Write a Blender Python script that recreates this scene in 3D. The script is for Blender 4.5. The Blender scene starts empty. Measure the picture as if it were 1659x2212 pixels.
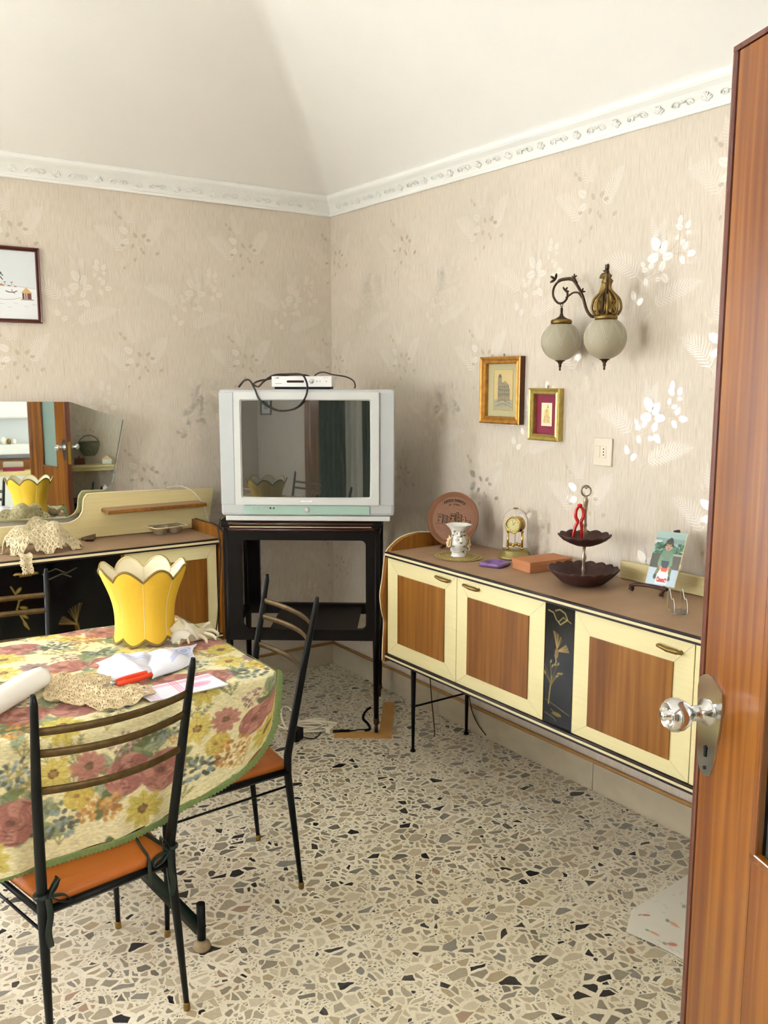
import bpy, bmesh, math, random
import numpy as np
from mathutils import Vector, Matrix
from math import sin, cos, pi, radians, hypot, atan2, sqrt

S = bpy.context.scene
COL = S.collection

# ------------------------------------------------------------------ camera
FPX = 1920.0                      # focal length in pixels of the 1659 x 2212 frame
CAM = Vector((-2.581, -4.206, 1.6))
yaw, pitch, roll = 0.6086640, 0.1467662, 0.0013469
fw = Vector((sin(yaw) * cos(pitch), cos(yaw) * cos(pitch), -sin(pitch)))
rt = Vector((cos(yaw), -sin(yaw), 0))
up = rt.cross(fw)
r2 = rt * cos(roll) + up * sin(roll)
u2 = -rt * sin(roll) + up * cos(roll)
cd = bpy.data.cameras.new('camera')
cam = bpy.data.objects.new('camera', cd)
COL.objects.link(cam)
cam.matrix_world = Matrix.Translation(CAM) @ Matrix((r2, u2, -fw)).transposed().to_4x4()
cd.sensor_fit = 'VERTICAL'
cd.sensor_height = 32.0
cd.lens = FPX / 2212 * 32.0
cd.clip_start = 0.02
S.camera = cam

# ------------------------------------------------------------------ world, lights, exposure
wd = bpy.data.worlds.new('world')
S.world = wd
wd.use_nodes = True
bg = wd.node_tree.nodes['Background']
bg.inputs[0].default_value = (0.86, 0.93, 1.0, 1)
bg.inputs[1].default_value = 2.2
S.view_settings.view_transform = 'Standard'
S.view_settings.look = 'None'
S.view_settings.gamma = 1.0
S.view_settings.use_curve_mapping = False
S.view_settings.exposure = 0.68


def area(name, loc, rot, sx, sy, power, col=(1, 1, 1)):
    l = bpy.data.lights.new(name, 'AREA')
    l.shape = 'RECTANGLE'
    l.size, l.size_y, l.energy, l.color = sx, sy, power, col
    o = bpy.data.objects.new(name, l)
    o.location, o.rotation_euler = loc, rot
    COL.objects.link(o)
    return o


# daylight entering through the balcony door in wall_left; added fill lamps at wall_far and in the hall
area('daylight_balcony', (-3.07, 0.12, 1.22), (radians(-90), 0, 0), 1.30, 2.1, 94, (0.94, 0.97, 1.0))
area('fill_far', (-4.62, -2.1, 1.55), (0, radians(-90), 0), 1.2, 1.3, 56, (0.96, 0.98, 1.0))  # added lamp, out of view: soft fill from the far side
area('fill_hall', (-2.0, -6.1, 1.6), (radians(90), 0, 0), 1.4, 1.4, 130, (1.0, 0.97, 0.92))  # added lamp: brightens the hall and fills the room from the rear


# ------------------------------------------------------------------ small helpers
def lin(c):
    return tuple(((v / 255.0) / 12.92 if v / 255.0 <= 0.04045 else ((v / 255.0 + 0.055) / 1.055) ** 2.4) for v in c)


def tag(o, label=None, cat=None, group=None, kind=None):
    if label: o['label'] = label
    if cat: o['category'] = cat
    if group: o['group'] = group
    if kind: o['kind'] = kind
    return o


def empty(name, loc, rz=0.0, label=None, cat=None, group=None):
    o = bpy.data.objects.new(name, None)
    o.empty_display_size = 0.05
    o.location = loc
    o.rotation_euler = (0, 0, rz)
    COL.objects.link(o)
    return tag(o, label, cat, group)


class MB:
    """collects faces and links them as ONE mesh object"""
    def __init__(s):
        s.v, s.f, s.m, s.sm = [], [], [], []

    def add(s, vs, fs, mi=0, smooth=False, M=None):
        b = len(s.v)
        for p in vs:
            p = Vector(p)
            if M is not None: p = M @ p
            s.v.append(tuple(p))
        for f in fs:
            s.f.append([b + i for i in f]); s.m.append(mi); s.sm.append(smooth)
        return s

    def box(s, x0, x1, y0, y1, z0, z1, mi=0, M=None):
        vs = [(x, y, z) for x in (x0, x1) for y in (y0, y1) for z in (z0, z1)]
        return s.add(vs, [(0, 1, 3, 2), (4, 6, 7, 5), (0, 4, 5, 1), (2, 3, 7, 6), (0, 2, 6, 4), (1, 5, 7, 3)], mi, False, M)

    def bbox(s, x0, x1, y0, y1, z0, z1, b=0.003, mi=0, M=None):
        """box with bevelled edges"""
        bm = bmesh.new()
        bmesh.ops.create_cube(bm, size=1)
        for v in bm.verts:
            v.co = Vector(((x0 + x1) / 2 + v.co.x * (x1 - x0), (y0 + y1) / 2 + v.co.y * (y1 - y0), (z0 + z1) / 2 + v.co.z * (z1 - z0)))
        bmesh.ops.bevel(bm, geom=bm.edges[:], offset=b, segments=2, affect='EDGES', profile=0.5)
        bm.verts.index_update()
        s.add([v.co for v in bm.verts], [[v.index for v in f.verts] for f in bm.faces], mi, False, M)
        bm.free()
        return s

    def tube(s, pts, rad, n=8, mi=0, closed=False, caps=True, M=None, flat=1.0, upv=None):
        pts = [Vector(p) for p in pts]
        N = len(pts)
        if not hasattr(rad, '__len__'): rad = [rad] * N
        vs, prev = [], None
        for i, p in enumerate(pts):
            if closed: t = pts[(i + 1) % N] - pts[i - 1]
            else: t = pts[min(i + 1, N - 1)] - pts[max(i - 1, 0)]
            t = t.normalized() if t.length > 1e-9 else Vector((0, 0, 1))
            if upv is not None:
                a = Vector(upv)
                a = (a - t * a.dot(t)).normalized()
            elif prev is None:
                a = Vector((0, 0, 1)) if abs(t.z) < 0.9 else Vector((1, 0, 0))
                a = (a - t * a.dot(t)).normalized()
            else:
                a = (prev - t * prev.dot(t)).normalized()
            prev = a
            b = t.cross(a)
            for k in range(n):
                an = 2 * pi * k / n
                vs.append(p + (a * cos(an) + b * sin(an) * flat) * rad[i])
        fs = []
        for i in range(N if closed else N - 1):
            j = (i + 1) % N
            for k in range(n):
                k2 = (k + 1) % n
                fs.append((i * n + k, i * n + k2, j * n + k2, j * n + k))
        s.add(vs, fs, mi, True, M)
        if caps and not closed:
            b0 = len(s.v) - len(vs)
            s.f.append([b0 + k for k in range(n)][::-1]); s.m.append(mi); s.sm.append(False)
            s.f.append([b0 + (N - 1) * n + k for k in range(n)]); s.m.append(mi); s.sm.append(False)
        return s

    def lathe(s, prof, n=24, mi=0, M=None, scal=None, smooth=True, caps=True):
        """prof: list of (r, z); scal(angle, index) scales the radius"""
        vs = []
        for i, (r, z) in enumerate(prof):
            for k in range(n):
                a = 2 * pi * k / n
                q = r * (scal(a, i) if scal else 1.0)
                vs.append((q * cos(a), q * sin(a), z))
        fs = []
        for i in range(len(prof) - 1):
            for k in range(n):
                k2 = (k + 1) % n
                fs.append((i * n + k, i * n + k2, (i + 1) * n + k2, (i + 1) * n + k))
        b0 = len(s.v)
        s.add(vs, fs, mi, smooth, M)
        if caps:
            if prof[0][0] > 1e-5: s.f.append([b0 + k for k in range(n)][::-1]); s.m.append(mi); s.sm.append(False)
            if prof[-1][0] > 1e-5: s.f.append([b0 + (len(prof) - 1) * n + k for k in range(n)]); s.m.append(mi); s.sm.append(False)
        return s

    def prism(s, out, t, mi=0, M=None):
        """out: 2-D outline in (x, z); extruded along y from 0 to t"""
        n = len(out)
        vs = [(p[0], 0, p[1]) for p in out] + [(p[0], t, p[1]) for p in out]
        fs = [list(range(n)), list(range(n, 2 * n))[::-1]] + [(i, i + n, (i + 1) % n + n, (i + 1) % n) for i in range(n)]
        return s.add(vs, fs, mi, False, M)

    def ring(s, outer, inner, t, mi=0, M=None):
        """prism with a hole: outer and inner outlines have the same number of points"""
        n = len(outer)
        vs = [(p[0], 0, p[1]) for p in outer] + [(p[0], 0, p[1]) for p in inner] + [(p[0], t, p[1]) for p in outer] + [(p[0], t, p[1]) for p in inner]
        fs = []
        for i in range(n):
            j = (i + 1) % n
            fs += [(i, j, j + n, i + n), (i + 2 * n, i + 3 * n, j + 3 * n, j + 2 * n), (i, i + 2 * n, j + 2 * n, j), (i + n, j + n, j + 3 * n, i + 3 * n)]
        return s.add(vs, fs, mi, False, M)

    def build(s, name, mats, parent=None, M=None):
        me = bpy.data.meshes.new(name)
        me.from_pydata(s.v, [], s.f)
        me.polygons.foreach_set('material_index', s.m)
        me.polygons.foreach_set('use_smooth', s.sm)
        bm = bmesh.new(); bm.from_mesh(me)
        bmesh.ops.recalc_face_normals(bm, faces=bm.faces[:])
        bm.to_mesh(me); bm.free()
        if not isinstance(mats, (list, tuple)): mats = [mats]
        for m in mats: me.materials.append(m)
        me.update()
        o = bpy.data.objects.new(name, me)
        COL.objects.link(o)
        if parent is not None: o.parent = parent
        if M is not None: o.matrix_local = M
        return o


def share(src, name, parent, M):
    o = bpy.data.objects.new(name, src.data)
    COL.objects.link(o)
    o.parent = parent
    o.matrix_local = M
    return o


def copy_tree(o, parent=None):
    c = o.copy()
    COL.objects.link(c)
    if parent is not None:
        c.parent = parent
        c.matrix_local = o.matrix_local.copy()
    for ch in list(o.children): copy_tree(ch, c)
    return c


def frame(o, x, y, z):
    return Matrix.Translation(Vector(o)) @ Matrix((Vector(x), Vector(y), Vector(z))).transposed().to_4x4()


def arc(cx, cz, r, a0, a1, n=8):
    return [(cx + r * cos(radians(a0 + (a1 - a0) * i / n)), cz + r * sin(radians(a0 + (a1 - a0) * i / n))) for i in range(n + 1)]


def rrect(x0, x1, z0, z1, r, n=6):
    return arc(x1 - r, z0 + r, r, -90, 0, n) + arc(x1 - r, z1 - r, r, 0, 90, n) + arc(x0 + r, z1 - r, r, 90, 180, n) + arc(x0 + r, z0 + r, r, 180, 270, n)


def smooth_path(pts, k=8):
    """Catmull-Rom through the points"""
    P = [Vector(p) for p in pts]
    out = []
    for i in range(len(P) - 1):
        p0 = P[max(i - 1, 0)]; p1 = P[i]; p2 = P[i + 1]; p3 = P[min(i + 2, len(P) - 1)]
        for j in range(k):
            t = j / k
            out.append(0.5 * ((2 * p1) + (p2 - p0) * t + (2 * p0 - 5 * p1 + 4 * p2 - p3) * t * t + (3 * p1 - p0 - 3 * p2 + p3) * t ** 3))
    out.append(P[-1])
    return out


# ------------------------------------------------------------------ materials
def mat(name, col, rough=0.5, metal=0.0, noise=0.0, nscale=(20, 20, 20), bump=0.0, bscale=None, spec=0.5, coat=0.0, trans=0.0,
        ior=1.45, sss=0.0, alpha=1.0, detail=4.0, col2=None, subcol=None, aniso=None):
    m = bpy.data.materials.new(name)
    m.use_nodes = True
    nt = m.node_tree
    N, L = nt.nodes, nt.links
    b = N['Principled BSDF']
    c1 = lin(col)
    b.inputs['Base Color'].default_value = (*c1, 1)
    b.inputs['Roughness'].default_value = rough
    b.inputs['Metallic'].default_value = metal
    b.inputs['Specular IOR Level'].default_value = spec
    b.inputs['Coat Weight'].default_value = coat
    b.inputs['Coat Roughness'].default_value = 0.06
    b.inputs['Transmission Weight'].default_value = trans
    b.inputs['IOR'].default_value = ior
    b.inputs['Alpha'].default_value = alpha
    if sss:
        b.inputs['Subsurface Weight'].default_value = sss
        b.inputs['Subsurface Radius'].default_value = (0.02, 0.012, 0.006)
    if noise or bump or col2:
        tc = N.new('ShaderNodeTexCoord')
        mp = N.new('ShaderNodeMapping')
        mp.inputs['Scale'].default_value = nscale
        L.new(tc.outputs['Object'], mp.inputs[0])
        nz = N.new('ShaderNodeTexNoise')
        nz.inputs['Scale'].default_value = 1.0
        nz.inputs['Detail'].default_value = detail
        L.new(mp.outputs[0], nz.inputs['Vector'])
        if noise or col2:
            rp = N.new('ShaderNodeValToRGB')
            rp.color_ramp.elements[0].position = 0.3
            rp.color_ramp.elements[1].position = 0.7
            if col2: a, c = lin(col), lin(col2)
            else: a, c = [v * (1 - noise) for v in c1], [min(1, v * (1 + noise)) for v in c1]
            rp.color_ramp.elements[0].color = (*a, 1)
            rp.color_ramp.elements[1].color = (*c, 1)
            L.new(nz.outputs['Fac'], rp.inputs[0])
            L.new(rp.outputs[0], b.inputs['Base Color'])
        if bump:
            nb = nz
            if bscale:
                mp2 = N.new('ShaderNodeMapping'); mp2.inputs['Scale'].default_value = bscale
                L.new(tc.outputs['Object'], mp2.inputs[0])
                nb = N.new('ShaderNodeTexNoise'); nb.inputs['Scale'].default_value = 1.0
                nb.inputs['Detail'].default_value = 3.0
                L.new(mp2.outputs[0], nb.inputs['Vector'])
            bp = N.new('ShaderNodeBump')
            bp.inputs['Strength'].default_value = bump
            bp.inputs['Distance'].default_value = 0.002
            L.new(nb.outputs['Fac'], bp.inputs['Height'])
            L.new(bp.outputs[0], b.inputs['Normal'])
    return m


def wood(name, dark, mid, light, scale=(60, 60, 2.2), rough=0.35, coat=0.0, big=(9, 9, 0.5), rot=(0, 0, 0)):
    m = bpy.data.materials.new(name)
    m.use_nodes = True
    N, L = m.node_tree.nodes, m.node_tree.links
    b = N['Principled BSDF']
    tc = N.new('ShaderNodeTexCoord')
    outs = []
    for sc, dt in ((scale, 5.0), (big, 3.0)):
        mp = N.new('ShaderNodeMapping'); mp.inputs['Scale'].default_value = sc; mp.inputs['Rotation'].default_value = rot
        L.new(tc.outputs['Object'], mp.inputs[0])
        nz = N.new('ShaderNodeTexNoise'); nz.inputs['Scale'].default_value = 1.0; nz.inputs['Detail'].default_value = dt
        nz.inputs['Distortion'].default_value = 0.4
        L.new(mp.outputs[0], nz.inputs['Vector'])
        outs.append(nz)
    mx = N.new('ShaderNodeMath'); mx.operation = 'MULTIPLY_ADD'; mx.inputs[1].default_value = 0.5
    hf = N.new('ShaderNodeMath'); hf.operation = 'MULTIPLY'; hf.inputs[1].default_value = 0.5
    L.new(outs[1].outputs['Fac'], hf.inputs[0])
    L.new(outs[0].outputs['Fac'], mx.inputs[0]); L.new(hf.outputs[0], mx.inputs[2])
    rp = N.new('ShaderNodeValToRGB')
    e = rp.color_ramp.elements
    e[0].position = 0.36; e[0].color = (*lin(dark), 1)
    e[1].position = 0.64; e[1].color = (*lin(light), 1)
    k = rp.color_ramp.elements.new(0.5); k.color = (*lin(mid), 1)
    L.new(mx.outputs[0], rp.inputs[0])
    L.new(rp.outputs[0], b.inputs['Base Color'])
    b.inputs['Roughness'].default_value = rough
    b.inputs['Coat Weight'].default_value = coat
    b.inputs['Coat Roughness'].default_value = 0.12
    bp = N.new('ShaderNodeBump'); bp.inputs['Strength'].default_value = 0.12; bp.inputs['Distance'].default_value = 0.001
    L.new(outs[0].outputs['Fac'], bp.inputs['Height']); L.new(bp.outputs[0], b.inputs['Normal'])
    return m


def colmat(name, rough=0.6, bump=0.0, spec=0.5, coat=0.0, bscale=500, metal=0.0):
    """material whose print comes from the mesh's colour attribute"""
    m = bpy.data.materials.new(name)
    m.use_nodes = True
    N, L = m.node_tree.nodes, m.node_tree.links
    b = N['Principled BSDF']
    at = N.new('ShaderNodeVertexColor'); at.layer_name = 'Col'
    L.new(at.outputs['Color'], b.inputs['Base Color'])
    b.inputs['Roughness'].default_value = rough
    b.inputs['Specular IOR Level'].default_value = spec
    b.inputs['Coat Weight'].default_value = coat
    b.inputs['Coat Roughness'].default_value = 0.04
    b.inputs['Metallic'].default_value = metal
    if bump:
        tc = N.new('ShaderNodeTexCoord')
        nz = N.new('ShaderNodeTexNoise'); nz.inputs['Scale'].default_value = bscale
        L.new(tc.outputs['Object'], nz.inputs['Vector'])
        bp = N.new('ShaderNodeBump'); bp.inputs['Strength'].default_value = bump; bp.inputs['Distance'].default_value = 0.002
        L.new(nz.outputs['Fac'], bp.inputs['Height']); L.new(bp.outputs[0], b.inputs['Normal'])
    return m


def wallpaper_mat():
    m = bpy.data.materials.new('wallpaper')
    m.use_nodes = True
    N, L = m.node_tree.nodes, m.node_tree.links
    b = N['Principled BSDF']
    tc = N.new('ShaderNodeTexCoord')
    def nz(sc, det=3.0):
        mp = N.new('ShaderNodeMapping'); mp.inputs['Scale'].default_value = sc
        L.new(tc.outputs['Object'], mp.inputs[0])
        n = N.new('ShaderNodeTexNoise'); n.inputs['Scale'].default_value = 1.0; n.inputs['Detail'].default_value = det
        L.new(mp.outputs[0], n.inputs['Vector'])
        return n
    fine = nz((330, 330, 18)); streak = nz((150, 150, 5), 2.0); blot = nz((1.6, 1.6, 1.6), 2.0)
    rp = N.new('ShaderNodeValToRGB')
    rp.color_ramp.elements[0].position = 0.30; rp.color_ramp.elements[0].color = (*lin((206, 194, 177)), 1)
    rp.color_ramp.elements[1].position = 0.62; rp.color_ramp.elements[1].color = (*lin((222, 212, 197)), 1)
    L.new(fine.outputs['Fac'], rp.inputs[0])
    r2_ = N.new('ShaderNodeValToRGB')
    r2_.color_ramp.elements[0].position = 0.26; r2_.color_ramp.elements[0].color = (*lin((236, 231, 222)), 1)
    r2_.color_ramp.elements[1].position = 0.40; r2_.color_ramp.elements[1].color = (1, 1, 1, 1)
    L.new(streak.outputs['Fac'], r2_.inputs[0])
    r3 = N.new('ShaderNodeValToRGB')
    r3.color_ramp.elements[0].position = 0.3; r3.color_ramp.elements[0].color = (0.90, 0.90, 0.88, 1)
    r3.color_ramp.elements[1].position = 0.7; r3.color_ramp.elements[1].color = (1, 0.985, 0.97, 1)
    L.new(blot.outputs['Fac'], r3.inputs[0])
    m1 = N.new('ShaderNodeMix'); m1.data_type = 'RGBA'; m1.blend_type = 'MULTIPLY'; m1.inputs[0].default_value = 1
    m2 = N.new('ShaderNodeMix'); m2.data_type = 'RGBA'; m2.blend_type = 'MULTIPLY'; m2.inputs[0].default_value = 1
    L.new(rp.outputs[0], m1.inputs[6]); L.new(r2_.outputs[0], m1.inputs[7])
    L.new(m1.outputs[2], m2.inputs[6]); L.new(r3.outputs[0], m2.inputs[7])
    L.new(m2.outputs[2], b.inputs['Base Color'])
    b.inputs['Roughness'].default_value = 0.62
    b.inputs['Specular IOR Level'].default_value = 0.35
    bp = N.new('ShaderNodeBump'); bp.inputs['Strength'].default_value = 0.35; bp.inputs['Distance'].default_value = 0.001
    L.new(fine.outputs['Fac'], bp.inputs['Height']); L.new(bp.outputs[0], b.inputs['Normal'])
    return m


def terrazzo_mat():
    m = bpy.data.materials.new('terrazzo')
    m.use_nodes = True
    N, L = m.node_tree.nodes, m.node_tree.links
    b = N['Principled BSDF']
    tc = N.new('ShaderNodeTexCoord')
    # irregular outlines
    nd = N.new('ShaderNodeTexNoise'); nd.inputs['Scale'].default_value = 28.0; nd.inputs['Detail'].default_value = 2.0
    L.new(tc.outputs['Object'], nd.inputs['Vector'])
    sb = N.new('ShaderNodeVectorMath'); sb.operation = 'SUBTRACT'; sb.inputs[1].default_value = (0.5, 0.5, 0.5)
    L.new(nd.outputs['Color'], sb.inputs[0])
    scn = N.new('ShaderNodeVectorMath'); scn.operation = 'SCALE'; scn.inputs['Scale'].default_value = 0.012
    L.new(sb.outputs[0], scn.inputs[0])
    ad = N.new('ShaderNodeVectorMath'); ad.operation = 'ADD'
    L.new(tc.outputs['Object'], ad.inputs[0]); L.new(scn.outputs[0], ad.inputs[1])
    # cement
    cn = N.new('ShaderNodeTexNoise'); cn.inputs['Scale'].default_value = 7.0; cn.inputs['Detail'].default_value = 5.0
    L.new(tc.outputs['Object'], cn.inputs['Vector'])
    cr = N.new('ShaderNodeValToRGB')
    cr.color_ramp.elements[0].position = 0.3; cr.color_ramp.elements[0].color = (*lin((222, 213, 186)), 1)
    cr.color_ramp.elements[1].position = 0.7; cr.color_ramp.elements[1].color = (*lin((238, 231, 208)), 1)
    L.new(cn.outputs['Fac'], cr.inputs[0])
    cur = cr.outputs[0]
    palette = [(0.0, (190, 178, 150)), (0.14, (168, 158, 134)), (0.30, (205, 194, 168)), (0.42, (150, 142, 122)), (0.56, (176, 160, 128)),
               (0.66, (140, 136, 124)), (0.76, (196, 184, 156)), (0.84, (120, 114, 100)), (0.905, (166, 140, 116)), (0.925, (44, 44, 46)), (0.975, (78, 74, 66))]
    for sc, st, keep, w0, rot in ((110, (1, 1.4, 1), 0.45, 0.12, 0.9), (56, (1.0, 1.6, 1), 0.40, 0.08, 2.1), (31, (1.4, 0.9, 1), 0.40, 0.065, 0.4), (20, (1.0, 1.5, 1), 0.60, 0.055, 1.3)):
        mp = N.new('ShaderNodeMapping'); mp.inputs['Scale'].default_value = (st[0], st[1], 0.0001); mp.inputs['Rotation'].default_value = (0, 0, rot)
        mp.inputs['Location'].default_value = (sc * 0.37, sc * 0.11, 0)
        L.new(ad.outputs[0], mp.inputs[0])
        v = N.new('ShaderNodeTexVoronoi'); v.voronoi_dimensions = '2D'; v.inputs['Scale'].default_value = sc
        e = N.new('ShaderNodeTexVoronoi'); e.voronoi_dimensions = '2D'; e.feature = 'DISTANCE_TO_EDGE'; e.inputs['Scale'].default_value = sc
        L.new(mp.outputs[0], v.inputs['Vector']); L.new(mp.outputs[0], e.inputs['Vector'])
        sep = N.new('ShaderNodeSeparateColor'); L.new(v.outputs['Color'], sep.inputs[0])
        rp = N.new('ShaderNodeValToRGB'); rp.color_ramp.interpolation = 'CONSTANT'
        el = rp.color_ramp.elements
        el[0].position = palette[0][0]; el[0].color = (*lin(palette[0][1]), 1)
        el[1].position = palette[1][0]; el[1].color = (*lin(palette[1][1]), 1)
        for p, c in palette[2:]:
            k = el.new(p); k.color = (*lin(c), 1)
        L.new(sep.outputs[0], rp.inputs[0])
        # edge threshold varies from chip to chip
        th = N.new('ShaderNodeMath'); th.operation = 'MULTIPLY_ADD'; th.inputs[1].default_value = 0.20; th.inputs[2].default_value = w0
        L.new(sep.outputs[2], th.inputs[0])
        gt = N.new('ShaderNodeMath'); gt.operation = 'GREATER_THAN'
        L.new(e.outputs['Distance'], gt.inputs[0]); L.new(th.outputs[0], gt.inputs[1])
        kp = N.new('ShaderNodeMath'); kp.operation = 'GREATER_THAN'; kp.inputs[1].default_value = keep
        L.new(sep.outputs[1], kp.inputs[0])
        ch_ = N.new('ShaderNodeMix'); ch_.data_type = 'RGBA'
        L.new(gt.outputs[0], ch_.inputs[0]); L.new(cr.outputs[0], ch_.inputs[6]); L.new(rp.outputs[0], ch_.inputs[7])
        mx = N.new('ShaderNodeMix'); mx.data_type = 'RGBA'
        L.new(kp.outputs[0], mx.inputs[0]); L.new(cur, mx.inputs[6]); L.new(ch_.outputs[2], mx.inputs[7])
        cur = mx.outputs[2]
    # veins inside the chips
    vn = N.new('ShaderNodeTexNoise'); vn.inputs['Scale'].default_value = 120.0; vn.inputs['Detail'].default_value = 3.0
    L.new(tc.outputs['Object'], vn.inputs['Vector'])
    vr = N.new('ShaderNodeValToRGB')
    vr.color_ramp.elements[0].position = 0.3; vr.color_ramp.elements[0].color = (0.86, 0.85, 0.83, 1)
    vr.color_ramp.elements[1].position = 0.65; vr.color_ramp.elements[1].color = (1, 1, 1, 1)
    L.new(vn.outputs['Fac'], vr.inputs[0])
    fm = N.new('ShaderNodeMix'); fm.data_type = 'RGBA'; fm.blend_type = 'MULTIPLY'; fm.inputs[0].default_value = 1
    L.new(cur, fm.inputs[6]); L.new(vr.outputs[0], fm.inputs[7])
    L.new(fm.outputs[2], b.inputs['Base Color'])
    b.inputs['Roughness'].default_value = 0.30
    return m


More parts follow.
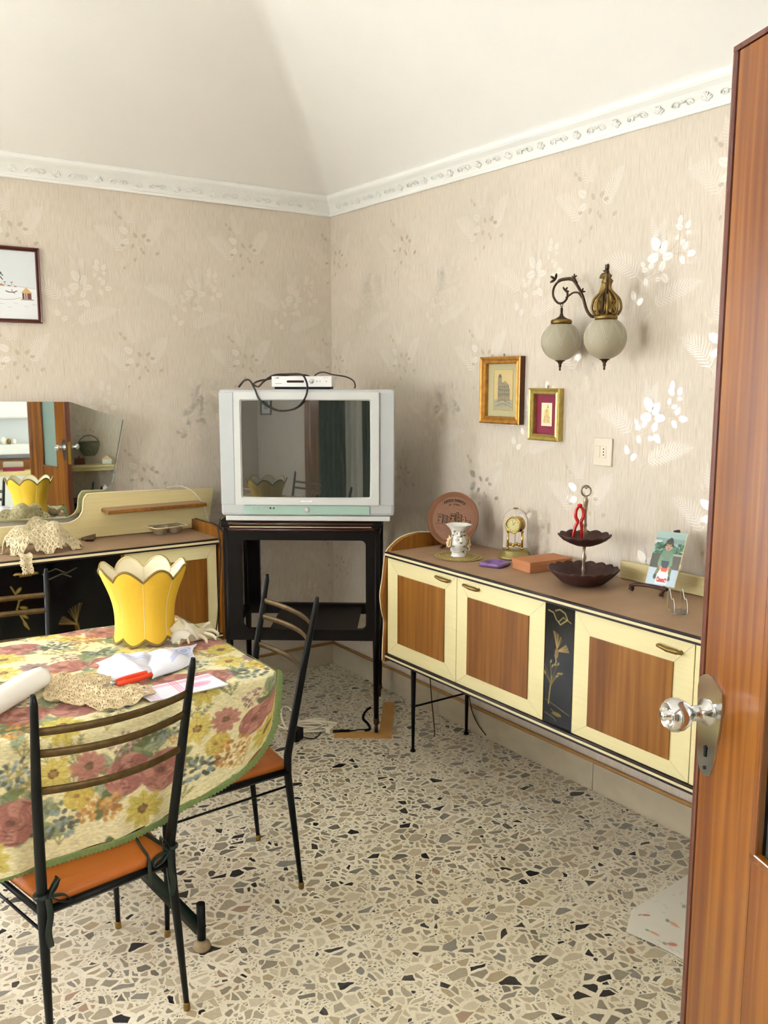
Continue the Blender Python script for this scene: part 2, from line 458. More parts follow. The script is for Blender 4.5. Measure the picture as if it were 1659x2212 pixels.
M = dict(
    wallpaper=wallpaper_mat(), terrazzo=terrazzo_mat(),
    fern=mat('fern_print', (222, 213, 200), 0.45, spec=0.8, metal=0.22),
    leaf=mat('leaf_print', (224, 217, 206), 0.46, metal=0.7, spec=0.8),
    leafdark=mat('leaf_print_shade', (196, 182, 160), 0.46, metal=0.5, spec=0.7),
    plaster=mat('ceiling_plaster', (236, 233, 226), 0.85, noise=0.015, nscale=(3, 3, 3)),
    cornice=mat('cornice_plaster', (238, 238, 232), 0.6),
    marble=mat('marble', (186, 174, 148), 0.35, noise=0.10, nscale=(9, 9, 14), detail=6),
    ochre=mat('ochre_strip', (176, 132, 74), 0.5, noise=0.1, nscale=(30, 30, 30)),
    hallwall=mat('hall_wall', (196, 190, 178), 0.8),
    teak=wood('teak_veneer', (112, 64, 16), (136, 84, 25), (156, 104, 38)),
    doorwood=wood('door_veneer', (102, 50, 6), (128, 70, 12), (152, 94, 26), scale=(55, 55, 1.6), rough=0.26, coat=0.35, big=(14, 14, 0.6)),
    doorbead=wood('door_bead', (70, 26, 14), (92, 38, 22), (110, 52, 32), rough=0.25, coat=0.5),
    darkbead=mat('dark_groove', (36, 12, 10), 0.4),
    cream=mat('cream_laminate', (232, 220, 168), 0.38, noise=0.03, nscale=(6, 6, 160), spec=0.4),
    creamh=mat('cream_headboard', (216, 200, 146), 0.5, noise=0.05, nscale=(5, 160, 160)),
    creamband=mat('cream_edge_band', (228, 214, 170), 0.4),
    blackband=mat('black_edge_band', (28, 18, 16), 0.4),
    taupe=mat('taupe_laminate', (164, 134, 104), 0.55, noise=0.10, nscale=(7, 3, 7), detail=6),
    black=mat('black_lacquer', (10, 10, 11), 0.12, spec=0.5, coat=0.3),
    blackmetal=mat('black_painted_metal', (8, 11, 12), 0.45, spec=0.25, bump=0.15, bscale=(300, 300, 300)),
    darkwood=mat('black_stained_wood', (13, 9, 8), 0.42, noise=0.25, nscale=(60, 60, 4), coat=0.0, spec=0.22),
    darkred=mat('dark_red_moulding', (58, 28, 22), 0.35, coat=0.2),
    slatbrass=mat('dull_dark_brass', (84, 66, 34), 0.48, metal=0.6, noise=0.25, nscale=(60, 60, 60)),
    brass=mat('aged_brass', (138, 112, 60), 0.38, metal=0.85, noise=0.15, nscale=(60, 60, 60)),
    antique=mat('antique_bronze', (72, 56, 40), 0.42, metal=0.8, noise=0.3, nscale=(90, 90, 90)),
    gold=mat('polished_gold', (214, 176, 92), 0.18, metal=1.0),
    chrome=mat('chrome', (214, 215, 215), 0.13, metal=1.0, noise=0.06, nscale=(40, 40, 40)),
    orange=mat('orange_leatherette', (168, 92, 30), 0.42, bump=0.25, bscale=(260, 260, 260)),
    tvgrey=mat('tv_silver_plastic', (186, 190, 190), 0.38),
    tvgrey2=mat('tv_light_plastic', (204, 206, 202), 0.34),
    tvmint=mat('tv_mint_plastic', (158, 186, 172), 0.36),
    tvback=mat('tv_back_plastic', (120, 122, 122), 0.5),
    white=mat('white_plastic', (235, 235, 232), 0.35),
    greyplas=mat('grey_plastic', (170, 165, 150), 0.4),
    display=mat('display_window', (44, 30, 26), 0.15),
    cable=mat('brown_cable', (40, 24, 22), 0.4),
    cablewhite=mat('cream_cable', (226, 216, 190), 0.45),
    rubber=mat('tan_rubber', (140, 122, 92), 0.7, noise=0.2, nscale=(60, 60, 60)),
    yellow=mat('yellow_silk', (226, 182, 50), 0.6, noise=0.03, nscale=(90, 90, 30)),
    shadein=mat('cream_lining', (238, 228, 196), 0.7),
    olivebraid=mat('olive_braid', (128, 104, 44), 0.7),
    creambraid=mat('cream_braid', (224, 206, 150), 0.7),
    lace=mat('cream_crochet', (226, 210, 172), 0.85, bump=0.5, bscale=(420, 420, 420)),
    ecru=mat('ecru_crochet', (220, 198, 158), 0.85, bump=0.5, bscale=(420, 420, 420)),
    lacegold=mat('golden_doily_thread', (176, 156, 96), 0.6, noise=0.2, nscale=(200, 200, 200)),
    greenlace=mat('green_crochet_trim', (120, 140, 84), 0.85, noise=0.12, nscale=(150, 150, 150), bump=0.5, bscale=(420, 420, 420)),
    terracotta=mat('terracotta', (122, 78, 50), 0.7),
    porcelain=mat('porcelain', (238, 238, 232), 0.12, coat=0.5, sss=0.1),
    petal=mat('peach_petals', (238, 212, 166), 0.25, coat=0.3),
    petalc=mat('petal_centre', (206, 160, 84), 0.4),
    greenleaf=mat('glazed_green_leaf', (120, 128, 58), 0.25, coat=0.3),
    glass=mat('clear_glass', (255, 255, 255), 0.0, trans=1.0, ior=1.12, spec=0.5),
    acrylic=mat('clear_acrylic', (244, 248, 244), 0.03, trans=1.0, ior=1.35),
    clearplas=mat('clear_plastic_tray', (176, 160, 136), 0.15, trans=0.6, ior=1.3),
    mirror=mat('mirror_silver', (226, 232, 226), 0.015, metal=1.0),
    mirroredge=mat('mirror_bevel', (220, 232, 224), 0.06, metal=0.9),
    purple=mat('purple_ceramic', (120, 84, 150), 0.3, noise=0.25, nscale=(60, 60, 60), coat=0.4),
    peachbox=mat('orange_paper_box', (188, 126, 84), 0.7),
    brownwood=mat('carved_dark_wood', (66, 40, 34), 0.55, noise=0.3, nscale=(50, 50, 50)),
    silver=mat('tarnished_silver', (168, 156, 138), 0.34, metal=0.85, noise=0.2, nscale=(80, 80, 80)),
    red=mat('red_enamel', (196, 22, 20), 0.25, coat=0.4),
    redplastic=mat('red_orange_plastic', (232, 70, 36), 0.35),
    steel=mat('steel', (150, 148, 140), 0.35, metal=0.9),
    paper=mat('white_paper', (236, 234, 226), 0.8),
    linen=mat('white_linen', (238, 238, 244), 0.85, bump=0.3, bscale=(500, 500, 500)),
    glove=mat('cream_latex', (226, 216, 188), 0.35, sss=0.2, trans=0.25),
    tissue=mat('translucent_tissue', (240, 236, 222), 0.5, trans=0.55, ior=1.05),
    pencil=mat('pencil_paint', (206, 142, 44), 0.35),
    socket=mat('socket_ivory', (222, 212, 190), 0.12, coat=0.6),
    frosted=mat('frosted_lamp_glass', (190, 182, 156), 0.32, trans=0.25, ior=1.3, sss=0.1),
    ribbon=mat('dark_green_ribbon', (15, 32, 28), 0.4),
    cardboard=mat('ochre_board', (186, 138, 78), 0.7, noise=0.1, nscale=(12, 12, 12)),
    gilt=mat('antique_gilt', (186, 134, 62), 0.38, metal=0.55, noise=0.28, nscale=(40, 40, 40)),
    gilt2=mat('pale_gilt', (188, 168, 96), 0.32, metal=0.6, noise=0.18, nscale=(40, 40, 40)),
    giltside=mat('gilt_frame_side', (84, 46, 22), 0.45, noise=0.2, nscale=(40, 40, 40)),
    walnut=mat('walnut_frame', (82, 38, 28), 0.3, coat=0.4),
    matboard=mat('grey_green_mount', (186, 180, 142), 0.8),
    maroon=mat('maroon_mount', (134, 30, 62), 0.6),
    doorglass=mat('patterned_door_glass', (150, 172, 164), 0.35, bump=0.9, bscale=(90, 90, 90), trans=0.3),
    hole=mat('black_void', (8, 7, 7), 0.8),
    hutch=mat('white_lacquer', (226, 232, 236), 0.3),
    curtain=mat('net_curtain', (226, 226, 214), 0.8, noise=0.08, nscale=(60, 60, 60)),
    wicker=mat('grey_green_wicker', (110, 112, 96), 0.7, noise=0.3, nscale=(80, 80, 80)),
    basin=mat('slate_panel', (96, 94, 86), 0.6, noise=0.15, nscale=(20, 20, 20)),
    frenchframe=mat('white_window_frame', (230, 230, 226), 0.4),
    winglass=mat('window_glass', (255, 255, 255), 0.0, trans=1.0, ior=1.02),
    print_=colmat('printed_paper', 0.45),
    photo=colmat('glazed_photo', 0.25, coat=0.6),
    lacquerprint=colmat('gilt_drawing_on_black_lacquer', 0.12, spec=0.25),
    clothprint=colmat('floral_tapestry', 0.9, bump=0.7, bscale=420, spec=0.2),
    linenprint=colmat('printed_linen', 0.85, bump=0.3, spec=0.2),
    clay=colmat('stained_terracotta', 0.6),
)


# ------------------------------------------------------------------ paint canvas -> colour attribute
class Canvas:
    def __init__(s, w, h, bg):
        s.w, s.h = w, h
        s.a = np.zeros((h, w, 3), np.float32); s.a[:] = lin(bg)
        s.yy, s.xx = np.mgrid[0:h, 0:w].astype(np.float32)

    def put(s, mask, col, al=1.0, box=None):
        c = np.array(lin(col), np.float32)
        m = (mask * al)[..., None].astype(np.float32)
        if box is None: s.a = s.a * (1 - m) + c * m
        else:
            y0, y1, x0, x1 = box
            s.a[y0:y1, x0:x1] = s.a[y0:y1, x0:x1] * (1 - m) + c * m

    def win(s, x0, x1, y0, y1):
        x0 = max(0, int(x0)); y0 = max(0, int(y0)); x1 = min(s.w, int(x1) + 1); y1 = min(s.h, int(y1) + 1)
        if x1 <= x0 or y1 <= y0: return None
        return (y0, y1, x0, x1), s.xx[y0:y1, x0:x1], s.yy[y0:y1, x0:x1]

    def rect(s, x0, y0, x1, y1, col, al=1.0):
        r = s.win(x0, x1, y0, y1)
        if r: s.put(np.ones(r[1].shape), col, al, r[0])

    def ell(s, cx, cy, rx, ry, col, al=1.0, ang=0.0):
        R = max(rx, ry) + 2
        r = s.win(cx - R, cx + R, cy - R, cy + R)
        if not r: return
        dx, dy = r[1] - cx, r[2] - cy
        u = dx * cos(ang) + dy * sin(ang); v = -dx * sin(ang) + dy * cos(ang)
        d = np.sqrt((u / rx) ** 2 + (v / ry) ** 2)
        s.put(np.clip((1 - d) * min(rx, ry) + 0.5, 0, 1), col, al, r[0])

    def poly(s, pts, col, al=1.0):
        xs = [p[0] for p in pts]; ys = [p[1] for p in pts]
        r = s.win(min(xs) - 1, max(xs) + 1, min(ys) - 1, max(ys) + 1)
        if not r: return
        ins = np.zeros(r[1].shape, bool)
        n = len(pts)
        for i in range(n):
            xa, ya = pts[i]; xb, yb = pts[(i + 1) % n]
            if ya == yb: continue
            c = ((ya > r[2]) != (yb > r[2])) & (r[1] < (xb - xa) * (r[2] - ya) / (yb - ya) + xa)
            ins ^= c
        s.put(ins.astype(np.float32), col, al, r[0])

    def line(s, pts, wd_, col, al=1.0):
        for (xa, ya), (xb, yb) in zip(pts[:-1], pts[1:]):
            r = s.win(min(xa, xb) - wd_ - 1, max(xa, xb) + wd_ + 1, min(ya, yb) - wd_ - 1, max(ya, yb) + wd_ + 1)
            if not r: continue
            dx, dy = xb - xa, yb - ya
            L2 = dx * dx + dy * dy + 1e-9
            t = np.clip(((r[1] - xa) * dx + (r[2] - ya) * dy) / L2, 0, 1)
            d = np.hypot(r[1] - xa - t * dx, r[2] - ya - t * dy)
            s.put(np.clip(wd_ / 2 + 0.5 - d, 0, 1), col, al, r[0])

    def leafshape(s, x, y, ln, wd_, ang, col, al=1.0):
        s.ell(x + cos(ang) * ln / 2, y + sin(ang) * ln / 2, ln / 2, wd_ / 2, col, al, ang)


def grid_mesh(name, P, colors, m, parent=None, M_=None, keep=None, smooth=True, thickness=0.0):
    """P: (h, w, 3) array of points; colors (h, w, 3) linear; keep: (h-1, w-1) bool mask of quads"""
    h, w = P.shape[:2]
    idx = np.arange(h * w).reshape(h, w)
    q = np.stack([idx[:-1, :-1], idx[:-1, 1:], idx[1:, 1:], idx[1:, :-1]], -1).reshape(-1, 4)
    if keep is not None: q = q[keep.reshape(-1)]
    me = bpy.data.meshes.new(name)
    me.vertices.add(h * w)
    me.vertices.foreach_set('co', P.astype(np.float32).reshape(-1))
    me.loops.add(len(q) * 4)
    me.loops.foreach_set('vertex_index', q.reshape(-1).astype(np.int32))
    me.polygons.add(len(q))
    me.polygons.foreach_set('loop_start', np.arange(0, len(q) * 4, 4, dtype=np.int32))
    me.polygons.foreach_set('loop_total', np.full(len(q), 4, np.int32))
    me.polygons.foreach_set('use_smooth', np.full(len(q), smooth))
    me.update(calc_edges=True)
    me.validate()
    if colors is not None:
        ca = me.color_attributes.new('Col', 'FLOAT_COLOR', 'POINT')
        c4 = np.ones((h * w, 4), np.float32)
        c4[:, :3] = colors.reshape(-1, 3)
        ca.data.foreach_set('color', c4.reshape(-1))
    if keep is not None:
        bm = bmesh.new(); bm.from_mesh(me)
        bmesh.ops.delete(bm, geom=[v for v in bm.verts if not v.link_faces], context='VERTS')
        bm.to_mesh(me); bm.free()
    me.materials.append(m)
    o = bpy.data.objects.new(name, me)
    COL.objects.link(o)
    if parent is not None: o.parent = parent
    if M_ is not None: o.matrix_local = M_
    if thickness:
        md = o.modifiers.new('thick', 'SOLIDIFY'); md.thickness = thickness; md.offset = 0
    return o


def panel(name, cv, w, h, m, parent, M_):
    """flat printed sheet, local x to the right, local z up, facing local -y; row 0 of the canvas on top"""
    X, Z = np.meshgrid(np.linspace(0, w, cv.w), np.linspace(h, 0, cv.h))
    P = np.stack([X, np.zeros_like(X), Z], -1)
    return grid_mesh(name, P, cv.a, m, parent, M_)


def text_mesh(name, body, size, m, parent, M_, depth=0.0008):
    c = bpy.data.curves.new(name, 'FONT')
    c.body = body; c.size = size; c.extrude = depth; c.align_x = 'CENTER'; c.resolution_u = 2
    t = bpy.data.objects.new(name, c)
    COL.objects.link(t)
    dg = bpy.context.evaluated_depsgraph_get()
    me = bpy.data.meshes.new_from_object(t.evaluated_get(dg))
    bpy.data.objects.remove(t)
    me.materials.clear(); me.materials.append(m)
    o = bpy.data.objects.new(name, me)
    COL.objects.link(o)
    o.parent = parent
    o.matrix_local = M_
    return o


# frame that stands local x along the given heading and local y pointing AWAY from the viewer side
def onwall_right(y, z, x=0.0):
    """sheet on wall_right (x = 0): local x runs towards -y, local y into the wall, z up"""
    return frame((x, y, z), (0, -1, 0), (1, 0, 0), (0, 0, 1))


def onwall_left(x, z, y=0.0):
    return frame((x, y, z), (1, 0, 0), (0, 1, 0), (0, 0, 1))

# ================================================================== the room
RX0, RY0 = -4.5, -3.95            # far and rear inner faces; wall_left is y = 0, wall_right is x = 0
ZC = 2.52                        # springing height of the vaulted ceiling


def vault(d):
    d = min(d, 1.9)
    return ZC + 0.83 * (1 - (1 - d / 1.9) ** 2)


def wall(name, mb, m=None, kind='structure'):
    o = mb.build(name, m or M['wallpaper'])
    o['kind'] = kind
    return o


w = MB()
w.box(RX0 - .15, -3.7, 0, .15, 0, 2.6); w.box(-2.42, .15, 0, .15, 0, 2.6)
w.box(-3.7, -2.42, 0, .15, 2.28, 2.6); w.box(-3.7, -2.42, 0, .15, 0, 0.12)
wall_left = wall('wall_left', w)
w = MB(); w.box(0, .15, RY0 - .15, 0, 0, 2.6)
wall_right = wall('wall_right', w)
w = MB()
w.box(RX0 - .15, RX0, RY0 - .15, -2.8, 0, 2.6); w.box(RX0 - .15, RX0, -1.4, 0, 0, 2.6)
w.box(RX0 - .15, RX0, -2.8, -1.4, 0, .9); w.box(RX0 - .15, RX0, -2.8, -1.4, 2.2, 2.6)
wall_far = wall('wall_far', w)
w = MB()
w.box(RX0, -3.5, RY0 - .15, RY0, 0, 2.6); w.box(-1.59, 0, RY0 - .15, RY0, 0, 2.6); w.box(-3.5, -1.59, RY0 - .15, RY0, 2.12, 2.6)
wall_rear = wall('wall_rear', w)

fl = MB(); fl.box(RX0 - .15, .15, -6.3, .15, -.1, 0)
wall('floor', fl, M['terrazzo'])

# cloister-vaulted ceiling: four curved webs that meet along soft groins
nx, ny = 90, 79
P = np.zeros((ny + 1, nx + 1, 3))
for j in range(ny + 1):
    for i in range(nx + 1):
        x, y = -i * .05, -j * .05
        P[j, i] = (x, y, vault(min(-x, -y, x - RX0, y - RY0)))
ce = MB()
vs = [tuple(p) for p in P.reshape(-1, 3)]
fs = []
for j in range(ny):
    for i in range(nx):
        a, b_, c_, d_ = j * (nx + 1) + i, j * (nx + 1) + i + 1, (j + 1) * (nx + 1) + i + 1, (j + 1) * (nx + 1) + i
        if (i < nx / 2) == (j < ny / 2): fs += [(a, b_, c_), (a, c_, d_)]
        else: fs += [(a, b_, d_), (b_, c_, d_)]
ce.add(vs, fs, 0, True)
ceiling = wall('ceiling', ce, M['plaster'])

# adjoining hall seen through the double doorway
h = MB()
h.box(-4.75, -4.6, -6.3, RY0 - .15, 0, 2.6); h.box(-.6, -.45, -6.3, RY0 - .15, 0, 2.6); h.box(-4.6, -.6, -6.3, -6.15, 0, 2.6)
wall('wall_hall', h, M['hallwall'])
h = MB(); h.box(-4.75, -.45, -6.3, RY0 - .15, 2.6, 2.7)
wall('ceiling_hall', h, M['plaster'])


# cornice: moulded strip with repeated shells and scrolls
def cornice(name, p0, p1, inward):
    p0, p1 = Vector(p0), Vector(p1)
    d = (p1 - p0).normalized(); n = Vector(inward)
    L_ = (p1 - p0).length
    prof = [(0, 2.462), (.010, 2.462), (.013, 2.467), (.013, 2.473), (.008, 2.476), (.010, 2.482), (.020, 2.50), (.036, 2.52), (.050, 2.532), (.056, 2.540), (.056, 2.556), (0, 2.60)]
    mb = MB()
    vs = []
    for t in (0, L_):
        for q, z in prof:
            vs.append(p0 + d * t + n * q + Vector((0, 0, z)))
    k = len(prof)
    mb.add(vs, [(i, (i + 1) % k, (i + 1) % k + k, i + k) for i in range(k)] + [list(range(k)), list(range(k, 2 * k))[::-1]])
    o = mb.build(name, M['cornice']); o['kind'] = 'structure'
    # ornaments lie on the sloping cove: local x along the wall, local y up the slope, local z outwards
    sl = Vector((0, 0, .040)) + n * .028
    sl = sl.normalized()
    outv = d.cross(sl)
    if outv.dot(n) < 0: outv = -outv; dd = -d
    else: dd = d
    step = .185
    cnt = int(L_ / step)
    for i in range(cnt):
        for kind_, off in (('shell', .5), ('scroll', 0.0)):
            t = (i + off) * step + .02
            if t > L_ - .05 or t < .05: continue
            src = ORN[kind_]
            c = p0 + d * t + n * .0215 + Vector((0, 0, 2.5035))
            share(src, kind_ + '_ornament', o, frame(c, dd, outv.cross(dd), outv))
    return o


def ornaments():
    out = {}
    s = MB()
    for k in range(7):
        a = radians(-66 + 22 * k)
        ln = .026 if k in (2, 3, 4) else .021
        s.tube([(0, -.014, .002), (sin(a) * ln * .6, -.014 + cos(a) * ln * .7, .006), (sin(a) * ln, -.014 + cos(a) * ln, .003)], [.002, .0042, .003], 5)
    s.lathe([(0, 0.003), (.005, .002), (.006, -.002)], 8, M=Matrix.Translation((0, -.015, 0.003)))
    out['shell'] = s.build('shell_ornament', M['cornice'])
    s = MB()
    for sg in (-1, 1):
        pts = [(sg * .006, .0, .003), (sg * .020, .008, .005), (sg * .036, .004, .004), (sg * .042, -.006, .004), (sg * .034, -.010, .004), (sg * .029, -.004, .003)]
        s.tube(smooth_path(pts, 3), .0026, 5)
        s.tube([(sg * .012, .004, .003), (sg * .018, -.010, .004), (sg * .026, -.013, .002)], [.001, .003, .001], 5)
    s.tube([(-.008, -.002, .002), (0, .004, .006), (.008, -.002, .002)], [.002, .005, .002], 5)
    out['scroll'] = s.build('scroll_ornament', M['cornice'])
    return out


ORN = ornaments()
trims = [cornice('trim_1', (RX0, 0, 0), (0, 0, 0), (0, -1, 0)), cornice('trim_2', (0, 0, 0), (0, RY0, 0), (-1, 0, 0)),
         cornice('trim_3', (0, RY0, 0), (RX0, RY0, 0), (0, 1, 0)), cornice('trim_4', (RX0, RY0, 0), (RX0, 0, 0), (1, 0, 0))]
for k_, nm in (('shell', 'trim_1'), ('scroll', 'trim_1')):
    o = ORN[k_]
    o.parent = trims[0]
    o.matrix_local = frame((-4.44, -.0215, 2.5035), (1, 0, 0), (0, -.573, .819), (0, -.819, -.573))


# marble skirting slabs with a thin ochre strip on top
def skirting(side, p0, p1, inward, tr):
    p0, p1 = Vector(p0), Vector(p1)
    d = (p1 - p0).normalized(); n = Vector(inward); L_ = (p1 - p0).length
    root = None
    t = 0
    k = 0
    while t < L_ - .01:
        ln = min(.98, L_ - t)
        mb = MB()
        Mx = frame(p0 + d * (t + .001) + n * .0, d, n, (0, 0, 1)) if d.cross(n).z > 0 else frame(p0 + d * (t + ln - .001), -d, n, (0, 0, 1))
        mb.bbox(0, ln - .002, 0, .012, 0, .113, .0012, 0, Mx)
        if root is None:
            root = mb.build('baseboard_' + side, M['marble']); root['kind'] = 'structure'
        else:
            mb.build('marble_slab', M['marble'], root)
        t += .98; k += 1
    mb = MB()
    a, b_ = p0 + n * .007, p1 + n * .007
    mb.tube([a + Vector((0, 0, .120)), b_ + Vector((0, 0, .120))], .0082, 8)
    o = mb.build('trim_' + tr, M['ochre']); o['kind'] = 'structure'


skirting('left', (-2.42, 0, 0), (0, 0, 0), (0, -1, 0), '5')
skirting('right', (0, 0, 0), (0, RY0, 0), (-1, 0, 0), '6')
skirting('rear', (0, RY0, 0), (-1.59, RY0, 0), (0, 1, 0), '7')


# windows
def window(name, x0, x1, z0, z1, Mx, sash=2):
    o = MB()
    o.bbox(x0, x0 + .05, -.02, .06, z0, z1, .004); o.bbox(x1 - .05, x1, -.02, .06, z0, z1, .004)
    o.bbox(x0 + .05, x1 - .05, -.02, .06, z1 - .05, z1, .004); o.bbox(x0 + .05, x1 - .05, -.02, .06, z0, z0 + .05, .004)
    r = o.build(name, M['frenchframe'], None, Mx); r['kind'] = 'structure'
    n = sash
    wd_ = (x1 - x0 - .1) / n
    for k in range(n):
        a = x0 + .05 + k * wd_; b_ = a + wd_
        s = MB()
        s.bbox(a, a + .06, -.03, .01, z0 + .05, z1 - .05, .004); s.bbox(b_ - .06, b_, -.03, .01, z0 + .05, z1 - .05, .004)
        s.bbox(a + .06, b_ - .06, -.03, .01, z1 - .12, z1 - .05, .004); s.bbox(a + .06, b_ - .06, -.03, .01, z0 + .05, z0 + .14, .004)
        sa = s.build('sash', M['frenchframe'], r)
        g = MB(); g.box(a + .06, b_ - .06, .04, .044, z0 + .14, z1 - .12)
        g.build('pane', M['winglass'], sa)
    return r


window('window_1', -3.7, -2.42, .12, 2.28, Matrix.Translation((0, .06, 0)))
window('added_fill_window', -.7, .7, .9, 2.2, frame((RX0 - .06, -2.1, 0), (0, 1, 0), (-1, 0, 0), (0, 0, 1)))  # unseen second window, added to bring soft fill


# ------------------------------------------------------------------ printed sprays of the wallpaper
def leaf_poly(x, z, ln, wd_, a, pointed=True):
    pts = []
    for k in range(10):
        t = 2 * pi * k / 10
        u = (1 - cos(t)) / 2 * ln
        v = sin(t) * wd_ / 2 * (1.0 - 0.35 * (u / ln) if pointed else 1)
        pts.append((x + u * cos(a) - v * sin(a), z + u * sin(a) + v * cos(a)))
    return pts


def fern(x0, z0, x1, z1, bend, wmax, n=15):
    out = []
    dx, dz = x1 - x0, z1 - z0
    L_ = hypot(dx, dz); a0 = atan2(dz, dx)
    for k in range(n):
        t = (k + .6) / n
        bx = x0 + dx * t - sin(a0) * bend * sin(pi * t); bz = z0 + dz * t + cos(a0) * bend * sin(pi * t)
        al = a0 + bend / L_ * pi * cos(pi * t)
        ln = wmax * (sin(pi * min(1, .12 + t * .95)) ** .7) * (1 - .25 * t) + .006
        for s_ in (-1, 1):
            out.append((leaf_poly(bx, bz, ln, .0055 * (1.25 - t * .6) * min(1, .35 + wmax / .05), al + s_ * radians(58 - 22 * t)), 0))
    st = []
    for k in range(9):
        t = -.22 + 1.2 * k / 8
        st.append((x0 + dx * t - sin(a0) * bend * sin(pi * t), z0 + dz * t + cos(a0) * bend * sin(pi * t)))
    out += strip(st, .0016, 0)
    return out


def strip(pts, wd_, mi):
    out = []
    for (xa, za), (xb, zb) in zip(pts[:-1], pts[1:]):
        a = atan2(zb - za, xb - xa)
        ox, oz = -sin(a) * wd_ / 2, cos(a) * wd_ / 2
        out.append(([(xa - ox, za - oz), (xb - ox, zb - oz), (xb + ox, zb + oz), (xa + ox, za + oz)], mi))
    return out


def round_leaf(x, z, s_, a, mi=1):
    s_ = s_ * (1 if mi == 1 else .8)
    L_ = leaf_poly(x, z, s_, s_ * .80, a)
    vein = strip([(x, z), (x + cos(a) * s_ * .85, z + sin(a) * s_ * .85)], .0011, 2)
    return [(L_, mi)] + vein


def motif_b():
    f = []
    q = lambda X, Y: ((X - 900) / 6.38 * .0022, -(Y - 500) / 6.38 * .00165)
    f += fern(*q(655, 740), *q(180, 455), -.022, .052, 14)
    f += fern(*q(870, 1130), *q(1430, 880), .012, .045, 17)
    random.seed(5)
    for X, Y, X1, Y1 in ((930, 330, 800, -20), (935, 330, 965, 30)):
        f += fern(*q(X, Y), *q(X1, Y1), .008, .018, 11)
    for X, Y, s_, a in ((905, 420, .055, 125), (925, 470, .048, 62), (905, 500, .050, 188), (945, 515, .045, 0), (1140, 130, .030, 85), (1170, 190, .030, 150),
                        (1215, 200, .030, 60), (1210, 250, .020, 0), (1110, 330, .020, 80), (1150, 370, .022, 20), (1200, 460, .028, 60), (1240, 515, .034, 0),
                        (1165, 540, .030, -60), (930, 700, .038, 66), (950, 735, .040, -50), (870, 800, .026, 0), (770, 870, .028, 110), (735, 620, .024, 130), (700, 660, .028, 0),
                        (790, 650, .028, 50), (620, 1040, .034, 110), (660, 1110, .032, 40)):
        f += round_leaf(*q(X, Y), s_, radians(a))
    for L_ in ([(900, 420), (905, 560), (850, 690), (740, 750)], [(1000, 470), (1060, 430), (1130, 350), (1160, 250)], [(1100, 500), (1160, 480), (1240, 520)],
               [(950, 720), (860, 740), (790, 790)], [(640, 740), (665, 890), (680, 1010)], [(870, 1130), (810, 1230), (790, 1380)]):
        f += strip([q(*p) for p in L_], .0014, 2)
    return f


def motif_a():
    f = []
    q = lambda X, Y: ((X - 1215) * .00104, -(Y - 250) * .00092)
    f += fern(*q(1150, 330), *q(1025, 215), -.02, .050, 14)
    f += fern(*q(1270, 290), *q(1345, 150), .012, .045, 15)
    f += fern(*q(1185, 190), *q(1155, 70), .006, .02, 11)
    f += fern(*q(1200, 190), *q(1215, 90), .006, .016, 9)
    for X, Y, s_, a in ((1215, 255, .034, 120), (1175, 235, .046, 150), (1180, 270, .040, 200), (1200, 285, .030, 250), (1240, 250, .034, 40), (1258, 262, .030, 0), (1237, 300, .022, 250),
                        (1240, 315, .026, 300), (1160, 295, .026, 190), (1200, 372, .026, 60), (1158, 400, .022, 240), (1150, 170, .030, 140), (1128, 150, .026, 120), (1300, 330, .03, 30)):
        f += round_leaf(*q(X, Y), s_, radians(a), 1 if s_ > .035 else 2)
    for L_ in ([(1210, 240), (1235, 270), (1258, 300), (1268, 330), (1272, 360)], [(1190, 380), (1165, 395)], [(1185, 200), (1180, 240)]):
        f += strip([q(*p) for p in L_], .0013, 2)
    return f


MA, MBm = motif_a(), motif_b()


def print_wall(parent, place, u0, u1, z0, z1, ua, pitch_=.555, dz_=.55):
    mb = MB()
    rows = []
    z = 2.265
    while z > z0 - .2:
        rows.append((z, ua, MA)); rows.append((z - .24, ua + .5 * pitch_, MBm)); z -= dz_
    for z, us, mo in rows:
        k0 = int(math.floor((u0 - us) / pitch_)) - 1; k1 = int(math.ceil((u1 - us) / pitch_)) + 1
        for k in range(k0, k1 + 1):
            cx = us + k * pitch_
            for poly, mi in mo:
                if all(u0 < cx + p[0] < u1 and z0 < z + p[1] < z1 for p in poly):
                    mb.add([place(cx + p[0], z + p[1], .0004 + .0001 * mi) for p in poly], [list(range(len(poly)))], mi)
    o = mb.build('wallpaper_print', [M['fern'], M['leaf'], M['leafdark']], parent)
    o['kind'] = 'stuff'
    return o


print_wall(wall_left, lambda u, z, e: (u, -e, z), -2.41, -.002, .14, 2.455, -.513)
print_wall(wall_right, lambda u, z, e: (-e, -u, z), .002, 4.0, .14, 2.455, .655, .6)
print_wall(wall_rear, lambda u, z, e: (u, RY0 + e, z), -1.58, -.01, .14, 2.455, -.6)
for o in [c for c in wall_right.children]: pass

# ------------------------------------------------------------------ the door leaf (opened into the room)
hd = radians(23.3)
DV = Vector((-sin(hd), -cos(hd), 0)); DN = Vector((-cos(hd), sin(hd), 0))
